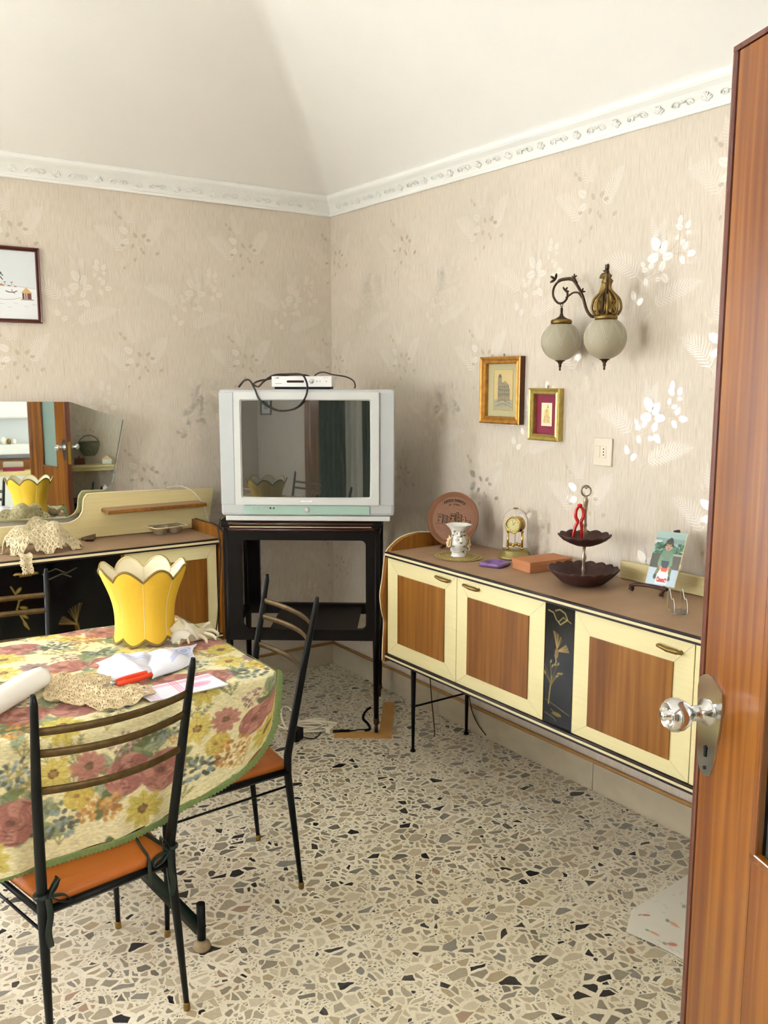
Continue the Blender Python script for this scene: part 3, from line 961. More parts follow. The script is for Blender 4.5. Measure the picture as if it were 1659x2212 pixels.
# local x: from free edge to hinge; local y: through the door away from the camera; z up
DM = frame((-1.342, -3.343, 0), DV, -DN, (0, 0, 1))
dw = .62
st_ = .165
mb = MB()
mb.bbox(.014, st_, 0, .04, .012, 2.085, .002)
door = mb.build('door_1', M['doorwood'], None, DM); door['kind'] = 'structure'
mb = MB(); mb.bbox(dw - st_, dw, 0, .04, .012, 2.085, .002); mb.build('stile', M['doorwood'], door)
mb = MB(); mb.bbox(st_, dw - st_, 0, .04, .012, .885, .002); mb.build('bottom_rail', M['doorwood'], door)
mb = MB(); mb.bbox(st_, dw - st_, 0, .04, 1.93, 2.085, .002); mb.build('top_rail', M['doorwood'], door)
mb = MB(); mb.bbox(-.004, .011, -.001, .041, .010, 2.09, .005); mb.box(.0, dw, -.001, .041, 2.086, 2.094)
mb.build('edge_bead', M['doorbead'], door)
mb = MB(); mb.box(.010, .0145, .004, .036, .012, 2.085); mb.build('edge_groove', M['darkbead'], door)
mb = MB()
for y_ in (-.004, .030):
    mb.bbox(st_, st_ + .014, y_, y_ + .014, .885, 1.93, .003); mb.bbox(dw - st_ - .014, dw - st_, y_, y_ + .014, .885, 1.93, .003)
    mb.bbox(st_, dw - st_, y_, y_ + .014, .885, .899, .003); mb.bbox(st_, dw - st_, y_, y_ + .014, 1.916, 1.93, .003)
mb.build('glazing_bead', M['doorwood'], door)
mb = MB(); mb.box(st_ + .001, st_ + .010, .009, .031, .89, 1.92); mb.box(dw - st_ - .010, dw - st_ - .001, .009, .031, .89, 1.92)
mb.build('rebate', M['darkbead'], door)
mb = MB(); mb.box(st_ + .005, dw - st_ - .005, .017, .022, .89, 1.925); mb.build('glass_panel', M['doorglass'], door)


def plate_outline():
    o = [(-.030, .070), (-.026, .085)] + [(-.026 + .052 * t, .085 + .012 * sin(pi * min(1, t * 1.1))) for t in (.2, .4, .6, .8)] + [(.031, .078), (.034, .060), (.030, .020), (.018, -.045), (.012, -.060), (0, -.066), (-.012, -.062), (-.020, -.050), (-.028, .02)]
    return o


for side in (0, 1):
    sgn = 1 if side == 0 else -1
    Mx = Matrix.Translation((.036, -.0005 if side == 0 else .0405, 1.028)) @ (Matrix.Identity(4) if side == 0 else Matrix.Diagonal((1, -1, 1, 1)))
    mb = MB()
    mb.prism(plate_outline(), -.003)
    pl = mb.build('lock_plate', M['chrome'], door, Mx @ Matrix.Diagonal((1.12, 1.1, 1.06, 1)))
    mb = MB()
    R = Matrix.Translation((-.004, 0, .036)) @ Matrix.Rotation(radians(90), 4, 'X')      # local z of the lathe -> -y
    mb.lathe([(.0, .002), (.021, .002), (.021, .005), (.012, .009), (.0115, .030), (.016, .034), (.020, .038), (.0245, .046), (.026, .053), (.025, .060), (.021, .066), (.0195, .068), (.0185, .066), (.010, .062), (.0075, .062), (.0075, .074), (.006, .076), (0, .076)], 28, M=R)
    mb.build('knob', M['chrome'], pl)
    mb = MB()
    mb.lathe([(0, 0), (.0042, 0), (.0042, .001), (0, .001)], 12, M=Matrix.Translation((-.001, -.0035, -.020)) @ Matrix.Rotation(radians(90), 4, 'X'))
    mb.box(-.0035, .0015, -.0045, -.0035, -.034, -.020)
    mb.lathe([(0, 0), (.003, 0), (.003, .001), (0, .001)], 10, M=Matrix.Translation((-.001, -.0035, -.052)) @ Matrix.Rotation(radians(90), 4, 'X'))
    mb.build('keyhole', M['hole'], pl)
mb = MB(); mb.box(-.0055, -.0035, .008, .032, .93, 1.11); mb.build('lock_faceplate', M['gold'], door)
# door frame
mb = MB()
for x in (-3.5, -1.62):
    mb.bbox(x, x + .03, RY0 - .16, RY0 + .01, 0, 2.12, .003)
mb.bbox(-3.47, -1.62, RY0 - .16, RY0 + .01, 2.09, 2.12, .003)
for x in (-3.57, -1.59): mb.bbox(x, x + .07, RY0, RY0 + .015, 0, 2.19, .004)
mb.bbox(-3.5, -1.59, RY0, RY0 + .015, 2.12, 2.19, .004)
o = mb.build('door_frame', M['doorwood']); o['kind'] = 'structure'

# ================================================================== the two sideboards
def handle(parent, x, z, M_, L_=.10, flip=1):
    """cast brass pull: bar with a drop plate; local frame as for the door front"""
    mb = MB()
    pts = [(x - L_ * .48, -.012, z + .002), (x - L_ * .36, -.020, z + .006), (x, -.022, z + .002), (x + L_ * .36, -.020, z + .002), (x + L_ * .48, -.012, z - .002)]
    mb.tube(smooth_path(pts, 5), [.0045 + .0025 * sin(pi * i / 20) for i in range(21)], 8)
    for s_ in (-1, 1):
        mb.lathe([(.005, 0), (.006, .003), (.004, .012)], 8, M=Matrix.Translation((x + s_ * L_ * .40, 0, z)) @ Matrix.Rotation(radians(90), 4, 'X'))
    mb.bbox(x - L_ * .24, x + L_ * .24, -.006, -.001, z - .012, z + .004, .001)
    return mb.build('handle', M['brass'], parent)


def cab_door(parent, x0, x1, z0, z1, ix0, ix1, iz0, iz1, hx, hz, L_=.09, name='door'):
    mb = MB(); mb.bbox(x0 + .0015, x1 - .0015, -.004, .016, z0, z1, .0012)
    d = mb.build(name, M['cream'], parent)
    if ix0 is not None:
        mb = MB(); mb.bbox(ix0, ix1, -.0085, -.004, iz0, iz1, .0014)
        mb.build('veneer_panel', M['teak'], d)
        # mitre joints of the cream surround
        for (a, b_), (c, e) in (((x0, z1), (ix0, iz1)), ((x1, z1), (ix1, iz1)), ((x0, z0), (ix0, iz0)), ((x1, z0), (ix1, iz0))):
            mb = MB(); mb.tube([(a, -.0041, b_), (c, -.0041, e)], .0004, 4); mb.build('mitre_joint', M['greyplas'], d)

    if hx is not None: handle(d, hx, hz, None, L_)
    return d


# ---- right sideboard: local x runs along the wall from its left end (towards -y), local y into the wall
sb = empty('sideboard', (-.44, -1.167, 0), 0, 'cream and teak sideboard with black centre strip standing along the right wall', 'sideboard')
sb.matrix_world = frame((-.44, -1.167, 0), (0, -1, 0), (1, 0, 0), (0, 0, 1))
W_ = 1.76
mb = MB(); mb.box(0, W_, .016, .425, .432, .862); mb.build('body', M['teak'], sb)
mb = MB(); mb.bbox(-.002, W_, -.012, .425, .864, .880, .001); mb.build('top', M['taupe'], sb)
for z0_, z1_, nm in ((.858, .881, 'upper_edge'), (.410, .433, 'lower_edge')):
    mb = MB(); mb.bbox(-.004, W_, -.0155, .0, z0_, z0_ + .007, .001); mb.bbox(-.004, W_, -.0155, .0, z1_ - .0065, z1_ - .0005, .001)
    mb.build(nm, M['blackband'], sb)
    mb = MB(); mb.bbox(-.004, W_, -.0145, .0, z0_ + .007, z1_ - .0065, .001)
    mb.build(nm + '_strip', M['creamband'], sb)
mb = MB(); mb.box(0, W_, .0, .425, .413, .432); mb.build('bottom_board', M['teak'], sb)
cab_door(sb, 0, .463, .434, .859, .078, .391, .497, .794, .385, .832)
cab_door(sb, .463, .937, .434, .859, .530, .860, .487, .790, .555, .831)
cab_door(sb, 1.069, 1.532, .434, .859, 1.139, 1.462, .481, .785, 1.45, .820)


def gilt_plant(cv, x, y0, y1, seed=1):
    random.seed(seed)
    g, g2 = (150, 132, 62), (110, 94, 44)
    cv.line([(x, y1), (x + 3, (y0 + y1) / 2), (x + 6, y0 + 10)], 2.4, g)
    for k in range(9):
        a = random.uniform(-2.5, -.6)
        l = random.uniform(20, 46)
        cv.line([(x + 5, y0 + 26), (x + 5 + cos(a) * l * .5, y0 + 26 + sin(a) * l * .6), (x + 5 + cos(a) * l, y0 + 26 + sin(a) * l)], 1.1, g2)
        cv.leafshape(x + 5 + cos(a) * l, y0 + 26 + sin(a) * l, 7, 3, a + .5, g)


def gilt_bird(cv, x, y, s, flip=1, al=1.0):
    g, g2 = (168, 148, 84), (120, 92, 44)
    for k in range(7):
        a = -1.9 + k * .12
        cv.line([(x, y), (x + flip * cos(a) * s * .9, y + sin(a) * s * (.95 - .05 * k))], s * .035, g if k % 2 else g2, al)
    for k in range(7):
        a = -.15 - k * .10
        cv.line([(x, y + s * .1), (x + flip * cos(a) * s * .8, y + s * .1 + sin(a) * s * .7)], s * .035, g if k % 2 else g2, al)
    cv.line([(x, y), (x - flip * s * .12, y + s * .35), (x - flip * s * .02, y + s * .62), (x - flip * s * .10, y + s * .8)], s * .05, g, al)
    cv.ell(x - flip * s * .02, y + s * .22, s * .12, s * .26, g2, al)
    cv.ell(x - flip * s * .10, y + s * .82, s * .06, s * .045, g, al)
    cv.line([(x - flip * s * .12, y + s * .84), (x - flip * s * .26, y + s * .92)], s * .02, g, al)


mb = MB(); mb.box(1.534, W_, -.004, .016, .434, .859); mb.build('end_board', M['cream'], sb)
cv = Canvas(66, 214, (11, 12, 14))
gilt_bird(cv, 28, 78, 34, 1)
gilt_plant(cv, 12, 118, 178)
cv.line([(6, 14), (18, 16), (24, 26), (34, 34), (50, 22), (44, 12), (32, 8), (22, 12)], 1.6, (170, 156, 96))
cv.line([(30, 30), (40, 20), (58, 26)], 1.4, (150, 136, 80))
for p in ([(4, 172), (30, 178), (60, 186)], [(4, 196), (24, 200), (30, 204)], [(18, 186), (26, 190), (20, 194)]): cv.line(p, .9, (120, 110, 70))
cv.ell(32, 192, 10, 3.5, (120, 104, 44), .8)
panel('lacquer_strip', cv, .131, .425, M['lacquerprint'], sb, Matrix.Translation((.9375, -.0035, .434)))
mb = MB(); mb.box(.936, .9375, -.005, 0, .434, .859); mb.build('strip_edge', M['teak'], sb)
# shaped end panel
mb = MB()
out = [(.425, .935), (.286, .933), (.175, .944), (.088, .932), (.027, .898), (.0, .860), (-.014, .761), (-.026, .690), (-.018, .62), (-.004, .565), (-.010, .50), (-.014, .396), (.425, .396)]
mb.add([(-.026 if k < len(out) else -.0045, p[0], p[1]) for k, p in enumerate(out + out)],
       [list(range(len(out))), list(range(len(out), 2 * len(out)))[::-1]] + [(i, i + len(out), (i + 1) % len(out) + len(out), (i + 1) % len(out)) for i in range(len(out))])
mb.build('end_panel', M['teak'], sb)
mb = MB()
mb.tube(smooth_path([(-.026, p[0], p[1]) for p in out[:-1]], 4), .003, 6)
mb.build('end_panel_edging', M['creamband'], sb)
mb = MB(); mb.bbox(.905, 1.75, .404, .422, .882, .948, .004); mb.build('back_upstand', M['creamh'], sb)
for x, y in ((.09, .07), (.075, .385), (1.66, .07), (1.66, .385)):
    mb = MB(); mb.tube([(x, y, .41), (x, y, .006)], [.0125, .0065], 10)
    lg = mb.build('leg', M['blackmetal'], sb)
    mb = MB(); mb.lathe([(.012, 0), (.012, .006), (.008, .012)], 10, M=Matrix.Translation((x, y, 0))); mb.build('foot_cap', M['blackmetal'], lg)
for x in (.083, 1.66):
    mb = MB(); mb.tube([(x, .07, .20), (x, .385, .20)], .0045, 8); mb.build('stretcher', M['blackmetal'], sb)

# ---- left sideboard (dressing sideboard under the mirror): faces -y
lb = empty('sideboard', (-.90, -.44, 0), 0, 'cream and black lacquer sideboard with curved headboard along the left wall', 'sideboard')
XL = -1.45
mb = MB(); mb.box(XL, 0, .016, .425, .432, .862); mb.build('body', M['teak'], lb)
mb = MB(); mb.bbox(XL, .004, -.030, .425, .864, .880, .001); mb.build('top', M['taupe'], lb)
for z0_, z1_, nm in ((.856, .881, 'upper_edge'), (.410, .433, 'lower_edge')):
    mb = MB(); mb.bbox(XL, .004, -.034, -.018, z0_, z0_ + .007, .001); mb.bbox(XL, .004, -.034, -.018, z1_ - .007, z1_ - .0005, .001)
    mb.build(nm, M['blackband'], lb)
    mb = MB(); mb.bbox(XL, .004, -.033, -.018, z0_ + .007, z1_ - .007, .001)
    mb.build(nm + '_strip', M['creamband'], lb)
cab_door(lb, -.436, -.004, .434, .858, -.375, -.055, .490, .790, None, None)
mb = MB(); mb.box(-.452, -.437, -.004, .016, .434, .858); mb.build('divider', M['teak'], lb)
cv = Canvas(330, 142, (8, 8, 9))
gilt_bird(cv, 262, 92, 30, -1, .35)
for p in ([(220, 18), (238, 12), (252, 20), (266, 14)], [(228, 26), (246, 20), (258, 26)], [(300, 20), (314, 24), (322, 22)]): cv.line(p, .9, (110, 104, 86), .8)
cv.line([(178, 30), (188, 50), (184, 62), (194, 84), (198, 92)], 2.0, (120, 104, 52))
for k in range(5): cv.leafshape(184 + k * 2, 40 + k * 10, 10, 4, -.8 + k * .5, (120, 104, 48))
gilt_bird(cv, 60, 40, 40, 1, .5); gilt_plant(cv, 110, 50, 130, 4)
cv.line([(250, 128), (268, 124), (284, 130)], 1.2, (110, 84, 40), .8)
cv.line([(300, 118), (316, 114), (322, 116)], 1.0, (90, 84, 60), .8)
lp = panel('lacquer_door', cv, .992, .424, M['lacquerprint'], lb, Matrix.Translation((-1.444, -.0035, .434)))
handle(lp, .595, .382, None, .10)
mb = MB()
out = [(.425, .93), (.178, .928), (.097, .934), (.02, .922), (-.039, .898), (-.048, .878), (-.044, .801), (-.020, .577), (-.021, .396), (.425, .396)]
mb.add([(.0055 if k < len(out) else .024, p[0], p[1]) for k, p in enumerate(out + out)],
       [list(range(len(out)))[::-1], list(range(len(out), 2 * len(out)))] + [(i, i + len(out), (i + 1) % len(out) + len(out), (i + 1) % len(out)) for i in range(len(out))])
mb.build('end_panel', M['teak'], lb)
mb = MB(); mb.tube(smooth_path([(.024, p[0], p[1]) for p in out[:-1]], 4), .003, 6); mb.build('end_panel_edging', M['blackband'], lb)
# headboard with its small shelf, standing on the back of the top (world x - (-.90), y - (-.44))
hb = [(-1.10, .885), (-1.10, .965), (-.70, .965), (-.60, .960), (-.565, .965), (-.535, .982), (-.518, 1.01), (-.512, 1.055), (-.500, 1.078), (-.475, 1.086), (-.30, 1.084), (-.10, 1.079), (.125, 1.074), (.118, 1.03), (.092, .885)]
mb = MB(); mb.prism(hb, .016, 0, Matrix.Translation((0, .302, 0)))
hbo = mb.build('headboard', M['creamh'], lb)
mb = MB(); mb.tube(smooth_path([(p[0], .304, p[1] + .001) for p in hb[1:-3]], 4), .0045, 6); mb.build('headboard_edging', M['creamband'], hbo)
mb = MB(); mb.bbox(-.435, .045, .200, .302, 1.000, 1.016, .004); sh = mb.build('shelf', M['teak'], hbo)
mb = MB(); mb.box(-.430, .040, .204, .302, 1.0165, 1.0185); mb.build('shelf_top', M['taupe'], sh)
mb = MB(); mb.add([(-.535, .285, .881), (-.53, .24, .881), (-.50, .22, .881), (-.465, .298, .881), (-.535, .285, .892), (-.53, .24, .890), (-.50, .22, .890), (-.465, .298, .902)],
                  [(0, 1, 2, 3), (4, 5, 6, 7), (0, 1, 5, 4), (1, 2, 6, 5), (2, 3, 7, 6), (3, 0, 4, 7)])
mb.build('bracket', M['darkred'], lb)
for x, y in ((-.10, .05), (-.10, .37), (-1.30, .05), (-1.30, .37)):
    mb = MB(); mb.tube([(x, y, .41), (x, y, .0)], [.0125, .0065], 10); mb.build('leg', M['blackmetal'], lb)

# ---- mirror above the left sideboard
mr = empty('wall_mirror', (-1.95, -.012, 0), radians(-6.6), 'many-sided mirror without a frame on the left wall above the cream headboard', 'mirror')
ol = [(.0, 1.51), (.519, 1.503), (.534, 1.499), (.761, 1.420), (.697, 1.118), (.655, 1.088), (.60, 1.02), (.50, .975), (.0, .975)]
mb = MB(); mb.prism(ol, .006); mb.build('mirror_glass', M['mirror'], mr)
mb = MB()
for a, b_, in ((3, 4), (4, 5), (2, 3)):
    p, q = ol[a], ol[b_]
    cx_, cz_ = .4, 1.25
    wv = .010 if a == 3 else (.006 if a == 4 else .002)
    i1 = (p[0] + (cx_ - p[0]) * wv / .35, p[1] + (cz_ - p[1]) * wv / .35); i2 = (q[0] + (cx_ - q[0]) * wv / .35, q[1] + (cz_ - q[1]) * wv / .35)
    mb.add([(p[0], .0015, p[1]), (q[0], .0015, q[1]), (i2[0], -.0012, i2[1]), (i1[0], -.0012, i1[1])], [(0, 1, 2, 3)])
mb.build('bevel', M['mirroredge'], mr)
mb = MB(); mb.tube(smooth_path([(-1.005, -.11, 1.087), (-.94, -.12, 1.092), (-.885, -.15, 1.062), (-.845, -.165, 1.00), (-.818, -.16, .93), (-.812, -.15, .884)], 8), .0032, 8)
tag(mb.build('headboard_cable', M['cablewhite']), 'thin cream cable looping over the right end of the cream headboard', 'cable')

# ================================================================== television on its trolley
TE, TN = Vector((.804, -.595, 0)), Vector((.595, .804, 0))
TO = Vector((-.384, -1.010, 0))
TM = frame(TO, TE, TN, (0, 0, 1))          # local x right, local y away from the viewer
st = empty('tv_trolley', (0, 0, 0), 0, 'black stained wooden television trolley with open frames standing in the corner', 'tv stand')
st.matrix_world = TM
ou = rrect(-.692, .006, .438, .940, .006, 8)
for y_, nm in ((0, 'front_frame'), (.47, 'rear_frame')):
    inn = rrect(-.611, -.056, .489, .898, .024, 8)
    inn = [(x, z - .004 * sin(pi * (x + .611) / .555) if z > .85 else z) for x, z in inn]
    mb = MB(); mb.ring(ou, inn, .030, 0, Matrix.Translation((0, y_, 0)))
    mb.build(nm, M['darkwood'], st)
mb = MB(); mb.bbox(-.700, .014, -.006, .515, .955, .988, .004); mb.build('top', M['darkwood'], st)
mb = MB()
mb.tube([(-.665, -.006, .972), (-.02, -.006, .972)], .0095, 10); mb.tube([(-.665, -.004, .945), (-.02, -.004, .945)], .008, 10)
mb.bbox(-.68, -.005, .0, .02, .936, .956, .002)
mb.build('fluted_rail', M['darkred'], st)
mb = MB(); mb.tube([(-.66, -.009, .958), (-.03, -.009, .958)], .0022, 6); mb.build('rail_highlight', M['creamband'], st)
for x in (-.692, -.024):
    for z in (.47, .92):
        mb = MB(); mb.bbox(x + .002, x + .028, .03, .47, z - .018, z + .018, .003); mb.build('side_rail', M['darkwood'], st)
mb = MB(); mb.box(-.50, -.10, .03, .47, .466, .474); mb.build('shelf', M['darkwood'], st)
for x in (-.676, -.010):
    for y in (.015, .485):
        mb = MB()
        mb.tube([(x, y, .95), (x, y, .44), (x, y, .066)], [.017, .016, .011], 10)
        lg = mb.build('leg', M['darkwood'], st)
        mb = MB()
        mb.lathe([(.012, .040), (.013, .05), (.012, .07)], 10, M=Matrix.Translation((x, y, 0)))
        mb.tube([(x - .007, y, .022), (x + .007, y, .022)], .022, 14)
        mb.build('caster', M['antique'], lg)

tv = empty('television', (0, 0, 0), 0, 'large silver cathode ray television on the black trolley in the corner', 'television')
tv.matrix_world = TM @ Matrix.Translation((0, -.03, 0))
cx_ = -.309
mb = MB(); mb.bbox(-.690, .070, 0, .10, 1.012, 1.562, .012); mb.build('cabinet', M['tvgrey'], tv)
# tapering back
mb = MB()
a = [(-.67, .10, 1.03), (.05, .10, 1.03), (.05, .10, 1.55), (-.67, .10, 1.55)]
b_ = [(-.52, .40, 1.06), (-.10, .40, 1.06), (-.10, .40, 1.46), (-.52, .40, 1.46)]
mb.add(a + b_, [(0, 1, 2, 3), (4, 5, 6, 7), (0, 1, 5, 4), (1, 2, 6, 5), (2, 3, 7, 6), (3, 0, 4, 7)])
mb.bbox(-.48, -.14, .39, .47, 1.08, 1.36, .01)
mb.build('rear_housing', M['tvback'], tv)
# raised face around the picture tube
N_ = 8
ou = rrect(-.623, .004, 1.062, 1.551, .006, N_); inn = rrect(-.589, -.037, 1.098, 1.512, .004, N_)
ob = rrect(-.598, -.030, 1.090, 1.520, .010, N_)
mb = MB()
mb.ring(ou, ob, .014, 0, Matrix.Translation((0, -.012, 0)))
k = len(ob)
mb.add([(p[0], -.012, p[1]) for p in ob] + [(p[0], -.001, p[1]) for p in inn], [(i, (i + 1) % k, (i + 1) % k + k, i + k) for i in range(k)])
mb.build('screen_surround', M['tvgrey2'], tv)
# slightly convex tube glass
gx, gz = np.meshgrid(np.linspace(-.592, -.034, 41), np.linspace(1.515, 1.095, 33))
P = np.stack([gx, -.010 + .007 * ((gx + .313) ** 2 / .078 * .6 + (gz - 1.305) ** 2 / .044 * .4), gz], -1)
M['crt'] = mat('tube_glass', (46, 52, 48), 0.02, spec=1.0, coat=1.0, ior=1.6)
M['crt'].node_tree.nodes['Principled BSDF'].inputs['Coat Roughness'].default_value = 0.015
grid_mesh('screen', P, None, M['crt'], tv)
for x0, x1, nm in ((-.688, -.628, 'speaker_grille'), (.009, .068, 'speaker_grille')):
    mb = MB(); mb.bbox(x0, x1, -.003, .004, 1.062, 1.549, .002); mb.build(nm, M['tvgrey'], tv)
mb = MB(); mb.bbox(-.588, -.036, -.006, .004, 1.018, 1.058, .002); mb.build('control_strip', M['tvmint'], tv)
for k in range(7):
    mb = MB(); mb.lathe([(.0036, 0), (.0036, .004), (0, .005)], 10, M=Matrix.Translation((-.545 + .0147 * k, -.006, 1.047)) @ Matrix.Rotation(radians(90), 4, 'X'))
    mb.build('button', M['tvgrey2'] if k < 5 else M['display'], tv)
mb = MB(); mb.lathe([(.0125, 0), (.0125, .002), (.0112, .002)], 20, M=Matrix.Translation((-.312, -.006, 1.040)) @ Matrix.Rotation(radians(90), 4, 'X'), caps=False); mb.build('button_ring', M['greyplas'], tv)
mb = MB(); mb.lathe([(.0105, 0), (.0102, .004), (.006, .006), (0, .0065)], 20, M=Matrix.Translation((-.312, -.006, 1.040)) @ Matrix.Rotation(radians(90), 4, 'X'))
mb.build('power_button', M['tvgrey2'], tv)
mb = MB(); lx = [(-.336, .0035), (-.330, .0035), (-.318, .0018), (-.306, .0018), (-.294, .0035), (-.289, .0035)]
mb.prism([(x, 1.0785 + h_) for x, h_ in lx] + [(x, 1.0785 - h_) for x, h_ in lx[::-1]], .002, 0, Matrix.Translation((0, -.0135, 0)))
mb.build('maker_badge', M['white'], tv)
mb = MB(); mb.bbox(-.672, .052, .004, .36, .9885, 1.011, .004); mb.build('plinth', M['tvgrey2'], tv)

rc = empty('receiver', (0, 0, 0), 0, 'small white digital receiver box on top of the television', 'receiver')
rc.matrix_world = TM @ Matrix.Translation((-.466, .02, 1.5625))
mb = MB(); mb.bbox(0, .262, 0, .17, .010, .056, .0015); mb.build('case', M['white'], rc)
mb = MB(); mb.box(.012, .255, .006, .165, .0, .0101); mb.build('feet', M['hole'], rc)
mb = MB(); mb.prism(rrect(.066, .142, .028, .038, .0045, 4), .001, 0, Matrix.Translation((0, -.0008, 0))); mb.build('display', M['display'], rc)
mb = MB(); mb.lathe([(.010, 0), (.010, .0015), (.004, .0018), (.004, .003), (0, .003)], 18, M=Matrix.Translation((.174, 0, .033)) @ Matrix.Rotation(radians(90), 4, 'X')); mb.build('dial', M['tvgrey2'], rc)
for x in (.197, .211, .238):
    mb = MB(); mb.lathe([(.0036, 0), (.0034, .0018), (0, .002)], 12, M=Matrix.Translation((x, 0, .034)) @ Matrix.Rotation(radians(90), 4, 'X')); mb.build('button', M['tvgrey2'], rc)
mb = MB()
mb.tube([(.018, -.0004, .050), (.020, -.0004, .046), (.024, -.0004, .050), (.025, -.0004, .046)], .0009, 5); mb.tube([(.027, -.0004, .052), (.027, -.0004, .046)], .0009, 5); mb.tube([(.030, -.0004, .046), (.030, -.0004, .051), (.033, -.0004, .051)], .0008, 5)
mb.build('maker_mark', M['display'], rc)
mb = MB(); mb.tube([(.016, -.0003, .0245), (.045, -.0003, .0245)], .0010, 4)
mb.build('fine_print', M['greyplas'], rc)
mb = MB(); mb.tube([(.226, -.0003, .049), (.248, -.0003, .049)], .0006, 4)
mb.build('fine_print', M['greyplas'], rc)


def T(x, y, z): return TM @ Vector((x, y, z))


mb = MB()
pts = [(-.615, .05, 1.572), (-.585, .01, 1.598), (-.555, -.02, 1.600), (-.53, -.045, 1.565), (-.505, -.055, 1.515), (-.45, -.058, 1.478), (-.40, -.06, 1.472), (-.35, -.06, 1.485), (-.315, -.06, 1.52),
       (-.302, -.052, 1.562), (-.310, -.03, 1.600), (-.335, .0, 1.626), (-.40, .05, 1.627), (-.46, .04, 1.622), (-.50, .02, 1.595), (-.525, .02, 1.573), (-.55, .05, 1.585), (-.53, .08, 1.598), (-.49, .10, 1.606), (-.45, .12, 1.618), (-.38, .12, 1.626), (-.32, .13, 1.621), (-.30, .19, 1.60)]
mb.tube([T(*p) for p in smooth_path(pts, 6)], .0042, 8)
tag(mb.build('antenna_cable', M['cable']), 'dark brown cable looped over the receiver and down the television front', 'cable')
mb = MB()
pts = [(-.29, .13, 1.621), (-.27, .14, 1.634), (-.245, .14, 1.636), (-.21, .13, 1.626), (-.15, .10, 1.617), (-.115, .09, 1.60), (-.105, .08, 1.578), (-.108, .075, 1.567)]
mb.tube([T(*p) for p in smooth_path(pts, 6)], .0032, 8)
tag(mb.build('antenna_cable', M['cable']), 'short brown cable arching from the receiver to the right end of the television', 'cable')

# ================================================================== chairs
CH = dict(wf=.174, ws=.162, wt=.190, bf=-.036, bt=-.095, zs=.429, zt=.947, hf=.199, df=.406)


def chair(label, group='black metal dining chairs around the table'):
    c = CH
    r = empty('dining_chair', (0, 0, 0), 0, label, 'chair', group)
    # seat pad
    def ins(z, e, k=5):
        pts = []
        cor = [(-c['ws'] + e, -.002 + e), (c['ws'] - e, -.002 + e), (c['hf'] + .004 - e, c['df'] + .012 - e), (-c['hf'] - .004 + e, c['df'] + .012 - e)]
        for i, (x, y) in enumerate(cor):
            px, py = cor[i - 1]; qx, qy = cor[(i + 1) % 4]
            rr = .018
            d1 = Vector((px - x, py - y)).normalized() * rr; d2 = Vector((qx - x, qy - y)).normalized() * rr
            for t in np.linspace(0, 1, k):
                a = Vector((x, y)) + d1; b2 = Vector((x, y)); e2 = Vector((x, y)) + d2
                p = a * (1 - t) ** 2 + b2 * 2 * t * (1 - t) + e2 * t * t
                pts.append((p.x, p.y, z))
        return pts
    mb = MB()
    lay = [ins(.405, .004), ins(.418, .0), ins(.426, .003), ins(.4305, .014), ins(.4315, .05)]
    n = len(lay[0])
    vs = [p for l in lay for p in l]
    fs = [(i * n + k, i * n + (k + 1) % n, (i + 1) * n + (k + 1) % n, (i + 1) * n + k) for i in range(len(lay) - 1) for k in range(n)]
    mb.add(vs, fs, 0, True); mb.add(lay[0], [list(range(n))[::-1]]); mb.add(lay[-1], [list(range(n))])
    mb.build('seat', M['orange'], r)
    mb = MB()
    q = [(-c['ws'] - .004, -.004), (c['ws'] + .004, -.004), (c['hf'] + .008, c['df'] + .016), (-c['hf'] - .008, c['df'] + .016)]
    for i in range(4):
        a, b2 = q[i], q[(i + 1) % 4]
        mb.tube([(a[0], a[1], .399), (b2[0], b2[1], .399)], [.0115, .0115], 4, flat=.75)
    mb.build('seat_frame', M['blackmetal'], r)
    for s_ in (-1, 1):
        mb = MB()
        pts = [(s_ * c['wf'], c['bf'], .012), (s_ * (c['wf'] + c['ws']) / 2, c['bf'] * .45, .22), (s_ * c['ws'], 0, c['zs'] - .04), (s_ * c['ws'], -.001, c['zs'] + .02), (s_ * (c['ws'] * .45 + c['wt'] * .55), c['bt'] * .5, .71), (s_ * (c['wt'] - .002), c['bt'] * .97, .925), (s_ * c['wt'], c['bt'], c['zt'])]
        mb.tube(pts, [.0068, .010, .0125, .0125, .0115, .0085, .0055], 12)
        p = mb.build('back_leg', M['blackmetal'], r)
        mb = MB(); mb.lathe([(.0085, 0), (.0095, .004), (.0085, .018), (.0072, .022)], 10, M=Matrix.Translation((s_ * c['wf'], c['bf'], 0))); mb.build('ferrule', M['brass'], p)
        mb = MB()
        mb.tube([(s_ * c['hf'], c['df'], .012), (s_ * (c['hf'] - .01), c['df'] - .012, .40)], [.0068, .0115], 12)
        p = mb.build('front_leg', M['blackmetal'], r)
        mb = MB(); mb.lathe([(.0085, 0), (.0095, .004), (.0085, .018), (.0072, .022)], 10, M=Matrix.Translation((s_ * c['hf'], c['df'], 0))); mb.build('ferrule', M['brass'], p)
        mb = MB(); mb.tube([(s_ * (c['ws'] + .002), -.006, .35), (s_ * (c['hf'] - .008), c['df'] - .008, .335)], .0038, 8); mb.build('side_stretcher', M['blackmetal'], r)
    for z, bw in ((.858, .034), (.805, .040), (.712, .036)):
        t = (z - c['zs']) / (c['zt'] - c['zs'])
        hw = c['ws'] + (c['wt'] - c['ws']) * t; yy = c['bt'] * (t ** 1.1)
        pts = []
        for k in range(17):
            u = -1 + 2 * k / 16
            pts.append((u * hw, yy - bw * (1 - u * u), z - .004 * (1 - u * u)))
        mb = MB(); mb.tube(pts, .0095, 8, flat=.42, upv=(0, 0, 1))
        mb.build('back_slat', M['slatbrass'], r)
    return r


